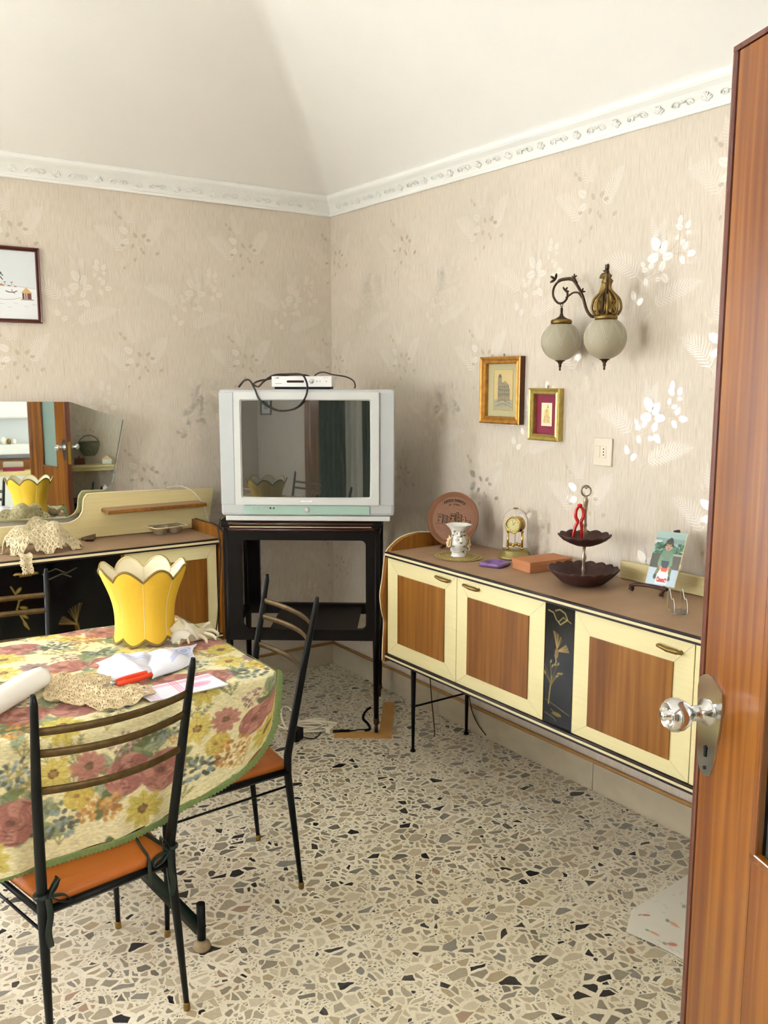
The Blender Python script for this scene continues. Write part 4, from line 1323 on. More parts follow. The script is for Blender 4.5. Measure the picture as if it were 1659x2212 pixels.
ch1 = chair('nearest chair, its back towards us, green ribbon bows tied to its back legs')
ch1.location = (-1.987, -2.203, 0); ch1.rotation_euler = (0, 0, .127)
ch2 = copy_tree(ch1); ch2['label'] = 'chair at the right end of the table in front of the television trolley'
ch2.location = (-1.318, -1.725, 0); ch2.rotation_euler = (0, 0, 1.502)
ch3 = copy_tree(ch1); ch3['label'] = 'chair behind the table, in front of the black lacquer sideboard door'
ch3.location = (-2.000, -1.118, 0); ch3.rotation_euler = (0, 0, 3.12)

c1m = Matrix.Translation((-1.987, -2.203, 0)) @ Matrix.Rotation(.127, 4, 'Z')


def bow(x, label):
    rb = empty('ribbon_bow', c1m @ Vector((x, 0, .44)), .127, label, 'ribbon')
    mb = MB()
    mb.tube([(.0145 * cos(a), .0145 * sin(a), .0) for a in np.linspace(0, 2 * pi, 13)[:-1]], .0055, 6, closed=True, flat=1.2)
    mb.build('loop_around_leg', M['ribbon'], rb)
    sx = 1 if x < 0 else -1
    for dx, dz in ((.020, .038), (.044, -.026)):
        mb = MB()
        pts = smooth_path([(sx * .010, -.012, 0), (sx * (.010 + dx * .5), -.020, dz * .7), (sx * (.012 + dx), -.018, dz), (sx * (.014 + dx * .7), -.012, dz * .4), (sx * .010, -.010, -.004)], 5)
        mb.tube(pts, .0095, 6, flat=.18, upv=(0, 1, 0)); mb.build('bow_loop', M['ribbon'], rb)
    mb = MB()
    mb.tube(smooth_path([(sx * .008, -.016, -.004), (sx * .010, -.020, -.045), (sx * .004, -.018, -.085), (sx * .008, -.017, -.125)], 5), .008, 6, flat=.15, upv=(1, 0, 0)); mb.build('tail', M['ribbon'], rb)
    return rb


bow(-.162, 'dark green ribbon bow tied to the left back leg of the nearest chair')
bow(.162, 'dark green ribbon tied to the right back leg of the nearest chair')
mb = MB()
pts = [c1m @ Vector(p) for p in ((.155, .006, .437), (.138, .16, .4385), (.125, .13, .4365), (.105, .03, .4375), (.098, -.008, .436), (.098, -.014, .40), (.10, -.012, .362))]
mb.tube(smooth_path(pts, 6), .0055, 6, flat=.25, upv=(.3, 0, 1)); tag(mb.build('ribbon_tie', M['ribbon']), 'loose dark green ribbon lying over the orange seat of the nearest chair', 'ribbon')

# ================================================================== table
TZ = .770
tb = empty('dining_table', (-2.08, -1.66, 0), 0, 'dining table under the floral cloth, on splayed flat metal legs', 'table')
mb = MB(); mb.bbox(-.60, .64, -.36, .38, TZ - .028, TZ, .006); mb.build('tabletop', M['teak'], tb)
mb = MB(); mb.tube([(-.03, 0, TZ - .03), (-.03, 0, .34)], .03, 12); mb.build('column', M['blackmetal'], tb)
for fx, fy in ((.403, -.345), (.403, .345), (-.46, -.345), (-.46, .345)):
    mb = MB()
    p0, p1 = Vector((fx, fy, .055)), Vector((-.03 + fx * .1, fy * .1, .60))
    mb.tube([p0, p0.lerp(p1, .5), p1], .022, 4, flat=.35, upv=(0, 0, 1))
    lg = mb.build('leg', M['ribbon'], tb)
    mb = MB(); mb.tube([(fx, fy, .030), (fx, fy, .138)], .0125, 14); mb.build('foot_post', M['blackmetal'], lg)
    mb = MB(); mb.lathe([(.025, 0), (.027, .006), (.022, .018), (.012, .026)], 16, M=Matrix.Translation((fx, fy, 0))); mb.build('foot', M['rubber'], lg)

# ---- floral tapestry cloth
random.seed(11)
RES = .0029
XL_, XR_ = -2.74, -1.432
NXc = int((XR_ - XL_) / RES)
TOPL, DROP = .80, .37
NTop = int(TOPL / RES); NDr = int(DROP / RES)
Hc = NTop + NDr
cv = Canvas(NXc, Hc, (224, 216, 172))
PX = 1 / RES


def rose(x, y, r, cols):
    d, m_, l_ = cols
    for k in range(9):
        a = k * 2 * pi / 9 + random.random() * .5
        cv.ell(x + cos(a) * r * .55, y + sin(a) * r * .5, r * .48, r * .36, l_ if k % 2 else m_, .95, a + pi / 2)
    for k in range(22):
        a = random.uniform(0, 2 * pi); rr = r * random.uniform(.25, .92)
        cv.line([(x + cos(a) * rr, y + sin(a) * rr * .9), (x + cos(a + .45) * rr * .98, y + sin(a + .45) * rr * .88)], r * .07, random.choice((d, m_, l_)), .75)
    cv.ell(x - r * .12, y - r * .05, r * .30, r * .24, m_, 1, .5); cv.ell(x - r * .12, y - r * .05, r * .18, r * .13, d, 1, .5)


def daisy(x, y, r, cp, cc, n=9):
    for k in range(n):
        a = k * 2 * pi / n + random.uniform(-.12, .12)
        cv.leafshape(x, y, r * random.uniform(.85, 1.05), r * .46, a, cp, .95)
        cv.line([(x + cos(a) * r * .25, y + sin(a) * r * .25), (x + cos(a) * r * .75, y + sin(a) * r * .75)], r * .05, cc, .5)
    cv.ell(x, y, r * .22, r * .20, cc)
    for k in range(10):
        a = random.uniform(0, 6.3); cv.ell(x + cos(a) * r * .2, y + sin(a) * r * .2, r * .06, r * .06, (96, 62, 30))


def leaves(x, y, r, n=5):
    for k in range(n):
        a = random.uniform(0, 2 * pi)
        c = random.choice([(122, 138, 104), (96, 112, 64), (142, 154, 124), (70, 84, 44), (108, 128, 92)])
        cv.leafshape(x, y, r * random.uniform(.9, 1.5), r * .55, a, c, .95)
        cv.line([(x, y), (x + cos(a) * r * 1.1, y + sin(a) * r * 1.1)], r * .05, (66, 78, 44), .6)


def sprig(x, y, r, col=(112, 118, 66)):
    a = random.uniform(-2.2, -.9)
    for s_ in (-.6, 0, .6):
        ex, ey = x + cos(a + s_) * r, y + sin(a + s_) * r
        cv.line([(x, y), (ex, ey)], 1.2, col, .9)
        for t in (.4, .6, .8, 1.0):
            for q in (-1, 1): cv.leafshape(x + (ex - x) * t, y + (ey - y) * t, r * .2, r * .09, a + s_ + q * .8, col, .9)


def cluster(x, y, r, cols, n=30):
    for k in range(n):
        a = random.uniform(0, 2 * pi); rr = r * sqrt(random.random())
        cv.ell(x + cos(a) * rr, y + sin(a) * rr * .8, r * .13, r * .10, random.choice(cols), .95, a)


PINK = ((104, 46, 50), (152, 84, 84), (184, 124, 116)); MAUV = ((110, 74, 78), (158, 120, 124), (186, 156, 150))
YEL = ((150, 108, 48), (192, 168, 72), (210, 192, 104)); BLU = ((60, 78, 84), (116, 136, 140), (156, 172, 170))
for k in range(170): sprig(random.uniform(0, NXc), random.uniform(0, Hc), random.uniform(12, 24), random.choice([(120, 122, 70), (150, 140, 80), (196, 150, 80), (96, 106, 56)]))
# large bouquets repeat across the cloth
for bx, by in [(i * 132 + (66 if j % 2 else 0) - 20, j * 106 + 26) for j in range(5) for i in range(5)]:
    if random.random() < .0: continue
    for k in range(6): leaves(bx + random.uniform(-46, 46), by + random.uniform(-34, 34), random.uniform(14, 22), 5)
    rose(bx - 22 + random.uniform(-5, 5), by + random.uniform(-6, 6), 24, PINK); rose(bx + 16, by + 8 + random.uniform(-5, 5), 25, PINK)
    daisy(bx - 6, by + 38, 20, (198, 182, 80), (130, 88, 40), 9)
    daisy(bx + 50, by - 24, 19, (208, 190, 96), (156, 110, 48), 8)
    daisy(bx - 52, by - 22, 17, random.choice([(150, 120, 124), (176, 112, 104)]), (110, 70, 60), 11)
    cluster(bx + 50, by + 22, 22, [(62, 76, 84), (40, 52, 56), (126, 146, 152), (96, 110, 90)], 44)
    cluster(bx - 46, by + 22, 20, [(176, 120, 56), (206, 152, 70), (150, 92, 40)], 40)
    cluster(bx + 18, by - 36, 17, list(BLU), 34)
    cluster(bx - 20, by - 36, 16, list(MAUV), 34)
    rose(bx + 70, by + 4, 15, YEL)
# woven texture
rng = np.random.default_rng(3)
nzz = rng.normal(0, 1, (Hc, NXc)).astype(np.float32)
nzz = (nzz + np.roll(nzz, 1, 1) + np.roll(nzz, 2, 1)) / 1.8
cv.a = cv.a * .88 + np.array(lin((224, 216, 172)), np.float32) * .12
cv.a = np.clip(cv.a * (1 + .10 * nzz[..., None]), 0, 1)

hemx = np.array([-2.8, -2.2, -2.09, -1.93, -1.81, -1.737, -1.635, -1.545, -1.490, -1.458, -1.444, -1.437, -1.43])
hemz = np.array([.441, .441, .441, .443, .450, .468, .492, .522, .558, .612, .68, .755, .772])
xs = np.linspace(XL_, XR_, NXc)
hz = np.interp(xs, hemx, hemz)
neary = -2.030 - .105 * (XR_ - xs) * (xs > -2.5) - .105 * (XR_ + 2.5) * (xs <= -2.5)
neary = np.maximum(neary, -2.125)
P = np.zeros((Hc, NXc, 3)); fary = -1.268
R_ = .018
for j in range(Hc):
    if j < NTop:
        t = j / (NTop - 1)
        y = fary + (neary + R_ - fary) * t
        P[j, :, 0] = xs; P[j, :, 1] = y; P[j, :, 2] = TZ + .005
    else:
        t = (j - NTop + 1) / NDr
        ln = (TZ + .005 - hz) * t
        full = (TZ + .005 - hz)
        arcl = np.minimum(ln, R_ * pi / 2)
        an = arcl / R_
        rest = np.maximum(0, ln - R_ * pi / 2)
        P[j, :, 0] = xs
        wob = .006 * np.sin(xs * 21 + 1.0) * np.minimum(1, rest * 5) + .003 * np.sin(xs * 53) * np.minimum(1, rest * 5)
        P[j, :, 1] = neary + R_ - R_ * np.sin(an) - rest * .02 + wob
        P[j, :, 2] = np.maximum(TZ + .005 - R_ * (1 - np.cos(an)) - rest, hz)
P[:NTop, :, 2] += .0012 * np.sin(P[:NTop, :, 0] * 37 + 3 * P[:NTop, :, 1] * 9)
cl = grid_mesh('tablecloth', P, cv.a[:, ::1], M['clothprint'])
tag(cl, 'cream tapestry tablecloth with roses and yellow flowers and a green crochet border', 'tablecloth')


def trim_strip(path, outdir, wd_, per=.011):
    """scalloped crochet strip: path of points, outdir(i) direction of the scallops"""
    mb = MB()
    pts = [path[0]]
    for p in path[1:]:
        q = pts[-1]; L_ = (p - q).length
        n = max(1, int(L_ / (per / 4)))
        for k in range(1, n + 1): pts.append(q.lerp(p, k / n))
    s = 0
    vs = []
    for i, p in enumerate(pts):
        if i: s += (p - pts[i - 1]).length
        d = outdir(p)
        sc = wd_ * (.78 + .30 * abs(sin(pi * s / per)))
        nrm = Vector((0, -.003, .001))
        for u, lift in ((0, .0), (.3, 1.0), (.5, .1), (.75, .8), (1.0, .0)):
            vs.append(p + d * sc * u + nrm * lift)
    m_ = 5
    fs = [(i * m_ + k, i * m_ + k + 1, (i + 1) * m_ + k + 1, (i + 1) * m_ + k) for i in range(len(pts) - 1) for k in range(m_ - 1)]
    mb.add(vs, fs, 0, True)
    return mb


hempath = [Vector((x, np.interp(x, xs, P[-1, :, 1]) - .003, z + .012)) for x, z in zip(hemx[1:], hemz[1:])]
hempath[0].x = XL_
dense = smooth_path(hempath, 6)


def od(p):
    i = min(range(len(dense)), key=lambda k: (dense[k] - p).length)
    t = dense[min(i + 1, len(dense) - 1)] - dense[max(i - 1, 0)]
    d = Vector((t.z, 0, -t.x)); d.normalize()
    return d


trim_strip(dense, od, .020).build('crochet_border', M['greenlace'], cl)
side = [Vector((XR_ + .002, -2.03, TZ + .006)), Vector((XR_ + .001, -1.75, TZ + .006)), Vector((XR_, -1.4, TZ + .006)), Vector((XR_, -1.268, TZ + .006))]
trim_strip(side, lambda p: Vector((.86, 0, -.5)), .026).build('crochet_border', M['greenlace'], cl)

# ================================================================== things on the table (cloth surface z = .776)
CT = TZ + .0065
# --- yellow scalloped lampshade, standing on its narrow end
sd = empty('lampshade', (-1.628, -1.500, CT), radians(-20), 'yellow silk lampshade with scalloped rims and cream lining on the table', 'lampshade')
NS = 8


def shade_r(t): return .100 + .007 * (1 - t) * 0 - .010 * sin(pi * min(1, t * 1.15)) + .036 * t ** 2.4


def shade_surface(inset, m, name, t0=0.0):
    nz, na = 22, NS * 12
    mb = MB()
    vs = []
    for i in range(nz + 1):
        t = i / nz
        for k in range(na):
            a = 2 * pi * k / na
            ph = (a * NS / (2 * pi)) % 1.0
            sc = sin(pi * ph)
            zlo = .0 + .020 * (1 - sc) if True else 0
            zlo = .004 + .020 * (abs(2 * ph - 1) ** 1.6)
            zhi = .222 + .026 * sc - .010 * (1 - sc)
            z = zlo + (zhi - zlo) * t
            tt = max(0, min(1, z / .235))
            r = shade_r(tt) - inset
            r *= (1 - .020 * (1 - sc) ** 2 + .006 * sc * tt)
            vs.append((r * cos(a), r * sin(a), z))
    fs = [(i * na + k, i * na + (k + 1) % na, (i + 1) * na + (k + 1) % na, (i + 1) * na + k) for i in range(nz) for k in range(na)]
    mb.add(vs, fs, 0, True)
    return mb.build(name, m, sd), vs, na, nz


body_, vs_o, na, nz = shade_surface(0, M['yellow'], 'silk_cover')
lin_, vs_i, _, _ = shade_surface(.0022, M['shadein'], 'lining')
mb = MB(); mb.tube([Vector(v) for v in vs_o[nz * na:(nz + 1) * na]], .0038, 6, closed=True); mb.build('rim_braid', M['olivebraid'], sd)
mb = MB(); mb.tube([Vector(v) * 1.0 for v in vs_i[nz * na:(nz + 1) * na]], .0028, 6, closed=True); mb.build('rim_piping', M['creambraid'], sd)
mb = MB(); mb.tube([Vector(v) for v in vs_o[0:na]], .0042, 6, closed=True); mb.build('base_braid', M['olivebraid'], sd)
mb = MB()
for k in range(NS):
    mb.tube([Vector(vs_o[i * na + k * 12]) * 1.0 for i in range(nz + 1)], .0013, 5)
mb.build('seam', M['creambraid'], sd)
mb = MB()
for k in range(NS): mb.tube([Vector(vs_i[i * na + k * 12]) for i in range(nz + 1)], .0028, 5)
mb.build('lining_rib', M['shadein'], sd)
mb = MB(); mb.tube([(.022 * cos(a), .022 * sin(a), .168) for a in np.linspace(0, 2 * pi, 25)[:-1]], .0022, 6, closed=True)
for k in range(3):
    a = 2 * pi * k / 3 + .4; mb.tube([(.022 * cos(a), .022 * sin(a), .168), (.098 * cos(a), .098 * sin(a), .185)], .0016, 6)
mb.build('lamp_ring', M['steel'], sd)


# --- folded and crumpled cloths
def cloth(name, corners, nx_, ny_, hfun, m, label, cat, paint=None, base=CT, thick=.0012):
    A, B, C_, D = [Vector((*c, 0)) for c in corners]      # A near-left, B near-right, C far-right, D far-left
    P = np.zeros((ny_, nx_, 3))
    for j in range(ny_):
        for i in range(nx_):
            u, v = i / (nx_ - 1), j / (ny_ - 1)
            p = (A * (1 - u) + B * u) * (1 - v) + (D * (1 - u) + C_ * u) * v
            dx, dy, dz = hfun(u, v)
            P[j, i] = (p.x + dx, p.y + dy, base + .0015 + dz)
    cols = None
    if paint is not None:
        c = Canvas(nx_, ny_, (220, 221, 230)); paint(c); cols = c.a
    o = grid_mesh(name, P, cols, m, None, None, thickness=thick)
    return tag(o, label, cat)


def blue_print(c):
    for k in range(3):
        c.line([(c.w * .42, c.h * .20 + k * 3), (c.w * .70, c.h * .44 + k * 3), (c.w * .98, c.h * .48 + k * 3)], 1.3, (130, 150, 214), .7)
    for k in range(3): c.ell(c.w * .76, c.h * .68, 12 - 3 * k, 9 - 2 * k, (150, 168, 222) if k % 2 == 0 else (236, 238, 246), .7)


cloth('handkerchief', [(-1.860, -1.850), (-1.715, -1.860), (-1.670, -1.665), (-1.840, -1.655)], 56, 60,
      lambda u, v: (.010 * sin(9 * v + 2 * u), .008 * sin(7 * u), .036 * (sin(pi * u) ** .7) * (sin(pi * v) ** .7) + .007 * sin(14 * u + 5 * v) * sin(pi * u) * sin(pi * v) + .004 * abs(sin(20 * v + 6 * u)) * sin(pi * u) * sin(pi * v)),
      M['linenprint'], 'crumpled white handkerchief with pale blue print, left one of the pair', 'handkerchief',
      lambda c: [c.line([(c.w * .2, c.h * (.5 + .05 * k)), (c.w * .9, c.h * (.42 + .05 * k))], 1.3, (140, 158, 218), .6) for k in range(3)])
cloth('handkerchief', [(-1.755, -1.905), (-1.600, -1.830), (-1.525, -1.660), (-1.705, -1.680)], 70, 60,
      lambda u, v: (.006 * sin(8 * v), .006 * sin(6 * u + 1), .026 * (sin(pi * min(1, .12 + u)) ** .8) * (sin(pi * v) ** .5) + .005 * sin(9 * u + 7 * v) * sin(pi * v) + .004),
      M['linenprint'], 'white handkerchief with blue striped corner, in front of the lampshade', 'handkerchief', blue_print)


def pink_print(c):
    for k in range(3):
        c.line([(2, c.h * (.74 + .05 * k)), (c.w - 2, c.h * (.80 + .05 * k))], 1.5, (232, 130, 160), .8)
        c.line([(c.w * (.40 + .035 * k), 0), (c.w * (.46 + .035 * k), c.h)], 1.5, (232, 130, 160), .8)
        c.line([(c.w * .04 + 4 * k, 0), (c.w * .03 + 4 * k, c.h)], 1.2, (236, 160, 180), .7)
    for k in range(4): c.ell(c.w * (.66 + .04 * k), c.h * (.42 + .07 * (k % 2)), 9, 6, (240, 160, 186), .7)


cloth('napkin', [(-1.822, -2.072), (-1.600, -2.060), (-1.606, -1.945), (-1.835, -1.962)], 86, 50,
      lambda u, v: (0, 0, .004 + .002 * sin(6 * u) * sin(3 * v) + .003 * max(0, 1 - 6 * u)),
      M['linenprint'], 'folded white napkin with pink stripes at the near edge of the table', 'napkin', pink_print, thick=.003)
# rolled paper at the left and pencil
mb = MB()
prof = smooth_path([(-2.018, -1.778, CT + .030), (-2.085, -1.840, CT + .030), (-2.20, -1.955, CT + .030), (-2.30, -2.05, CT + .030)], 4)
mb.tube(prof, [.028, .029, .030, .030, .031, .031, .031, .031, .031, .031, .031, .031, .031][:len(prof)], 9, flat=1.15)
mb.add([(-2.02, -1.765, CT + .05), (-2.005, -1.795, CT + .018), (-2.06, -1.86, CT + .018), (-2.09, -1.83, CT + .058)], [(0, 1, 2, 3)], 0, True)
tag(mb.build('rolled_napkin', M['paper']), 'rolled white paper napkin at the left edge of the table', 'napkin')
mb = MB(); mb.tube([(-2.16, -1.72, CT + .0055), (-2.045, -1.697, CT + .0055)], [.0036, .0036], 6)
pc = tag(mb.build('pencil', M['pencil']), 'yellow pencil lying beside the rolled napkin on the table', 'pencil')
mb = MB(); mb.tube([(-2.045, -1.697, CT + .0055), (-2.034, -1.6948, CT + .0055)], [.0036, .0006], 6); mb.build('sharpened_tip', M['lace'], pc)


# --- crochet laces
def lace_grid(name, uvfun, nu, nv, holes, parent=None, label=None, cat=None, m=None, thick=.0014, seed=0):
    P = np.zeros((nv, nu, 3))
    for j in range(nv):
        for i in range(nu):
            P[j, i] = uvfun(i / (nu - 1), j / (nv - 1))
    keep = np.ones((nv - 1, nu - 1), bool)
    for j in range(nv - 1):
        for i in range(nu - 1):
            keep[j, i] = holes((i + .5) / (nu - 1), (j + .5) / (nv - 1))
    o = grid_mesh(name, P, None, m or M['lace'], parent, None, keep, thickness=thick)
    return tag(o, label, cat)


def lace_pattern(x, y, per=.026):
    """rosettes joined by mesh; x, y in metres; True where there is thread"""
    gx_, gy_ = (x / per) % 1 - .5, (y / per) % 1 - .5
    r = hypot(gx_, gy_); a = atan2(gy_, gx_)
    if r < .09: return False
    if r < .19: return True
    if r < .35: return cos(7 * a) > -.05
    if r < .42: return True
    qx, qy = abs(abs(gx_) - .5), abs(abs(gy_) - .5)
    return not (qx < .16 and qy < .16) or (qx < .025 or qy < .025)


def lace_h(x, y, per=.024):
    r = hypot((x / per) % 1 - .5, (y / per) % 1 - .5)
    return .0016 * cos(r * 2 * pi / .17)


def crocheted(u, v):
    x, y = -2.03 + .24 * u, -2.055 + .30 * v
    return (x + .012 * sin(9 * v) + .10 * v * (0 - .0), y + .01 * sin(8 * u), CT + .004 + .005 * sin(18 * u + 3 * v) ** 2 + .012 * max(0, sin(9 * u + 6 * v)) ** 3 + .006 * max(0, sin(23 * v - 5 * u)) ** 2 + lace_h(.24 * u, .30 * v))


def lace_edge(u, v):
    # irregular outline: two overlapping lobes
    d1 = hypot((u - .34) / .42, (v - .62) / .46); d2 = hypot((u - .60) / .48, (v - .30) / .34)
    e = 1 + .03 * sin(40 * u) * sin(37 * v)
    return min(d1, d2) < e


lace_grid('crochet_doily', crocheted, 150, 180, lambda u, v: lace_edge(u, v) and lace_pattern(.24 * u, .30 * v, .024), None,
          'cream crochet lace lying flat on the table under the red-handled tool', 'doily', M['ecru'])


def pile(u, v):
    x = -1.815 + .345 * u; y = -.425 + .21 * v
    rr = min(1, hypot((u - .5) / .5, (v - .5) / .5) / .95)
    e = (1 - rr ** 3.2) ** .7
    h = e * (.080 + .030 * sin(3.3 * u + 1.2) + .018 * sin(11 * u + 4 * v) + .018 * sin(15 * v - 7 * u + 1) + .016 * abs(sin(13 * u + 9 * v)))
    return (x + .012 * sin(21 * v) * e, y + .014 * sin(17 * u) * e, .8815 + .003 + max(0, h) + lace_h(.40 * u, .30 * v))


def pile_edge(u, v):
    r = hypot((u - .5) / .5, (v - .5) / .5)
    a = atan2(v - .5, u - .5)
    return r < .93 + .05 * sin(7 * a) + .03 * sin(19 * a)


lp_ = lace_grid('crochet_lace', pile, 260, 190, lambda u, v: pile_edge(u, v) and lace_pattern(.40 * u, .30 * v, .024), None,
                'rumpled heap of cream crochet lace on the left sideboard in front of the mirror', 'lace')


def tongue(u, v):
    x = -1.748 + .052 * (u - .5) * (1 - .15 * v) + .004 * sin(9 * v); t = v
    if t < .35: return (x, -.425 - .055 * t / .35, .897 - .008 * t / .35 + .004 * sin(7 * u))
    return (x - .004 * (t - .35), -.482 - .006 * sin(6 * u) - .006 * t, .889 - (t - .35) * .105)


lace_grid('hanging_corner', tongue, 30, 60, lambda u, v: lace_pattern(.05 * u, .12 * v, .017) and v < .97 + .03 * sin(30 * u), lp_)

# --- scissors / pliers with red handles
sc = empty('pliers', (-1.862, -1.902, CT + .012), radians(14), 'flat-nosed steel tool with red-orange handles on the lace', 'pliers')
mb = MB()
mb.prism([(-.062, -.006), (-.040, -.010), (-.004, -.011), (.004, -.007), (.004, .007), (-.010, .011), (-.045, .006), (-.062, .002)], .007, 0, frame((0, 0, -.003), (1, 0, 0), (0, 0, 1), (0, -1, 0)))
mb.lathe([(.009, 0), (.009, .009), (.007, .010), (0, .010)], 14)
mb.build('jaws', M['steel'], sc)
for s_ in (-1, 1):
    mb = MB(); mb.tube(smooth_path([(.004, s_ * .005, .002), (.030, s_ * .013, .002), (.065, s_ * .015, .002), (.100, s_ * .012, .002), (.112, s_ * .010, .002)], 5), [.006] + [.0078] * 19 + [.006], 8)
    mb.build('grip', M['redplastic'], sc)

# --- latex glove: crumpled palm with limp fingers, and tissue behind it
gl = empty('latex_glove', (-1.500, -1.602, CT), 0, 'crumpled cream latex glove beside the lampshade', 'glove')
mb = MB()
bm = bmesh.new(); bmesh.ops.create_icosphere(bm, subdivisions=3, radius=1)
random.seed(4)
for v in bm.verts:
    p = v.co
    q = 1 + .12 * sin(9 * p.x + 5 * p.y) + .10 * sin(11 * p.z + 7 * p.y)
    v.co = Vector((p.x * .047 * q, p.y * .034 * q, max(.001, .022 + p.z * .021 * q)))
bm.verts.index_update()
mb.add([v.co for v in bm.verts], [[v.index for v in f.verts] for f in bm.faces], 0, True); bm.free()
mb.build('palm', M['glove'], gl)
for pts in (((.02, -.02, .026), (.045, -.048, .022), (.052, -.075, .012)), ((.0, -.03, .026), (.012, -.06, .018), (.010, -.085, .010)), ((.035, -.005, .028), (.062, -.022, .030), (.078, -.040, .016)),
            ((.03, .018, .03), (.055, .016, .045), (.066, .004, .052)), ((-.03, -.018, .026), (-.048, -.04, .022), (-.052, -.062, .012))):
    mb = MB(); pp = smooth_path(pts, 6)
    mb.tube(pp, [.0075 - .0001 * i if i < len(pp) - 1 else .003 for i in range(len(pp))], 10, flat=.75); mb.build('finger', M['glove'], gl)
mb = MB(); pp = smooth_path(((-.03, .01, .03), (-.058, .022, .045), (-.072, .03, .062)), 6); mb.tube(pp, [.02 + .001 * i for i in range(len(pp))], 12, flat=.5, caps=False); mb.build('cuff', M['glove'], gl)
cloth('tissue', [(-1.575, -1.650), (-1.500, -1.640), (-1.470, -1.565), (-1.580, -1.560)], 30, 26,
      lambda u, v: (0, .01 * sin(7 * u), .058 * (1 - abs(2 * u - 1)) ** .7 * (.4 + .6 * v) + .006 * sin(14 * u + 9 * v) + .008), M['tissue'], 'scrap of translucent white film between lampshade and latex glove', 'plastic film', thick=0)

gl.scale = (.84, .84, .95)

# ================================================================== right sideboard top (z = .881)
SZ = .881
# terracotta relief plate on a little stand
pl_d = Vector((.87, .49, 0)).normalized()           # direction away from the viewer
xr = Vector((pl_d.y, -pl_d.x, 0))
lean = radians(14)
zz = (Vector((0, 0, 1)) * cos(lean) + pl_d * sin(lean)).normalized()
yy_ = (pl_d * cos(lean) - Vector((0, 0, 1)) * sin(lean)).normalized()
PC = Vector((-.165, -1.262, SZ + .128))
pr = empty('relief_plate', (0, 0, 0), 0, 'round terracotta souvenir plate with a relief of old buildings, leaning in the corner', 'plate')
pr.matrix_world = frame(PC, xr, yy_, zz)
Rp = .117
mb = MB(); mb.lathe([(0, .010), (.080, .010), (.105, .006), (.117, -.002), (.1175, -.006), (.114, -.006), (.102, .0), (.094, .0035), (0, .0035)], 56, M=Matrix.Rotation(radians(-90), 4, 'X'))
mb.build('rim', M['terracotta'], pr)
n_ = 150
cvp = Canvas(n_, n_, (130, 86, 56))
ht = np.zeros((n_, n_), np.float32)


def blk(x0, y0, x1, y1, h_, col=None):
    ht[y0:y1, x0:x1] = np.maximum(ht[y0:y1, x0:x1], h_)
    if col: cvp.rect(x0, y0, x1 - 1, y1 - 1, col, .9)
    cvp.line([(x0, y0), (x0, y1)], 2.0, (60, 34, 22), .9); cvp.line([(x0, y0), (x1, y0)], 1.6, (66, 38, 24), .85)


blk(20, 62, 38, 92, .0025, (134, 92, 60)); blk(40, 66, 54, 90, .0018, (84, 56, 38)); blk(56, 70, 64, 92, .0014); blk(64, 58, 84, 84, .0030, (132, 90, 58)); blk(84, 52, 92, 94, .0016, (86, 58, 38))
blk(92, 60, 104, 92, .0028, (136, 94, 62)); blk(106, 66, 118, 90, .0020, (150, 104, 70)); blk(118, 78, 136, 96, .0016); blk(60, 84, 90, 96, .0022, (150, 106, 72))
for x, y in ((68, 62), (74, 62), (80, 62), (68, 72), (80, 72), (24, 68), (30, 68), (24, 80), (96, 66), (96, 78), (110, 72)):
    cvp.rect(x, y, x + 3, y + 6, (96, 60, 38)); ht[y:y + 6, x:x + 3] = .0006
for k in range(12): cvp.line([(14 + k * 10, 100 + 3 * (k % 3)), (30 + k * 9, 116 + 4 * (k % 2))], 1.2, (84, 50, 32), .8)
cvp.line([(12, 94), (60, 97), (100, 96), (138, 88)], 2, (100, 62, 40)); cvp.line([(60, 130), (96, 104)], 2, (110, 70, 46)); cvp.line([(40, 134), (92, 100)], 1.4, (110, 70, 46))
rngp = np.random.default_rng(5)
ht += .0005 * rngp.random((n_, n_)).astype(np.float32)
cvp.a *= (1 - .10 * rngp.random((n_, n_, 1)).astype(np.float32))
gx_, gz_ = np.meshgrid(np.linspace(-.097, .097, n_), np.linspace(.097, -.097, n_))
keep = (np.hypot(gx_, gz_) < .0965)[:-1, :-1]
grid_mesh('relief', np.stack([gx_, .0025 - ht * 2.6, gz_], -1), cvp.a, M['clay'], pr, None, keep)
M['claydark'] = mat('incised_terracotta', (38, 20, 12), 0.7)
for word, rad_, sz, span in (('ARCO DANTE', .078, .0165, 66), ('AL TERNI', .062, .010, 40)):
    for i, chh in enumerate(word):
        if chh == ' ': continue
        a = radians(span / 2 - span * i / (len(word) - 1))
        text_mesh('inscription', chh, sz, M['claydark'], pr, frame((-sin(a) * rad_, -.0008, cos(a) * rad_ - .002), (cos(a), 0, sin(a)), (-sin(a), 0, cos(a)), (0, -1, 0)))
mb = MB()
for s_ in (-1, 1):
    mb.prism([(-.028, 0), (.060, 0), (.050, .010), (.0, .030), (-.008, .024), (-.016, .010), (-.030, .012)], .006, 0, frame(Vector((-.165, -1.262, SZ)) + xr * (s_ * .042) - pl_d * .012, pl_d, xr, (0, 0, 1)) @ Matrix.Translation((0, -.003, 0)) if True else None)
mb.tube([Vector((-.165, -1.262, SZ + .012)) + xr * .042 + pl_d * .03, Vector((-.165, -1.262, SZ + .012)) - xr * .042 + pl_d * .03], .003, 6)
o = mb.build('stand', M['teak']); o.parent = pr; o.matrix_parent_inverse = pr.matrix_world.inverted()

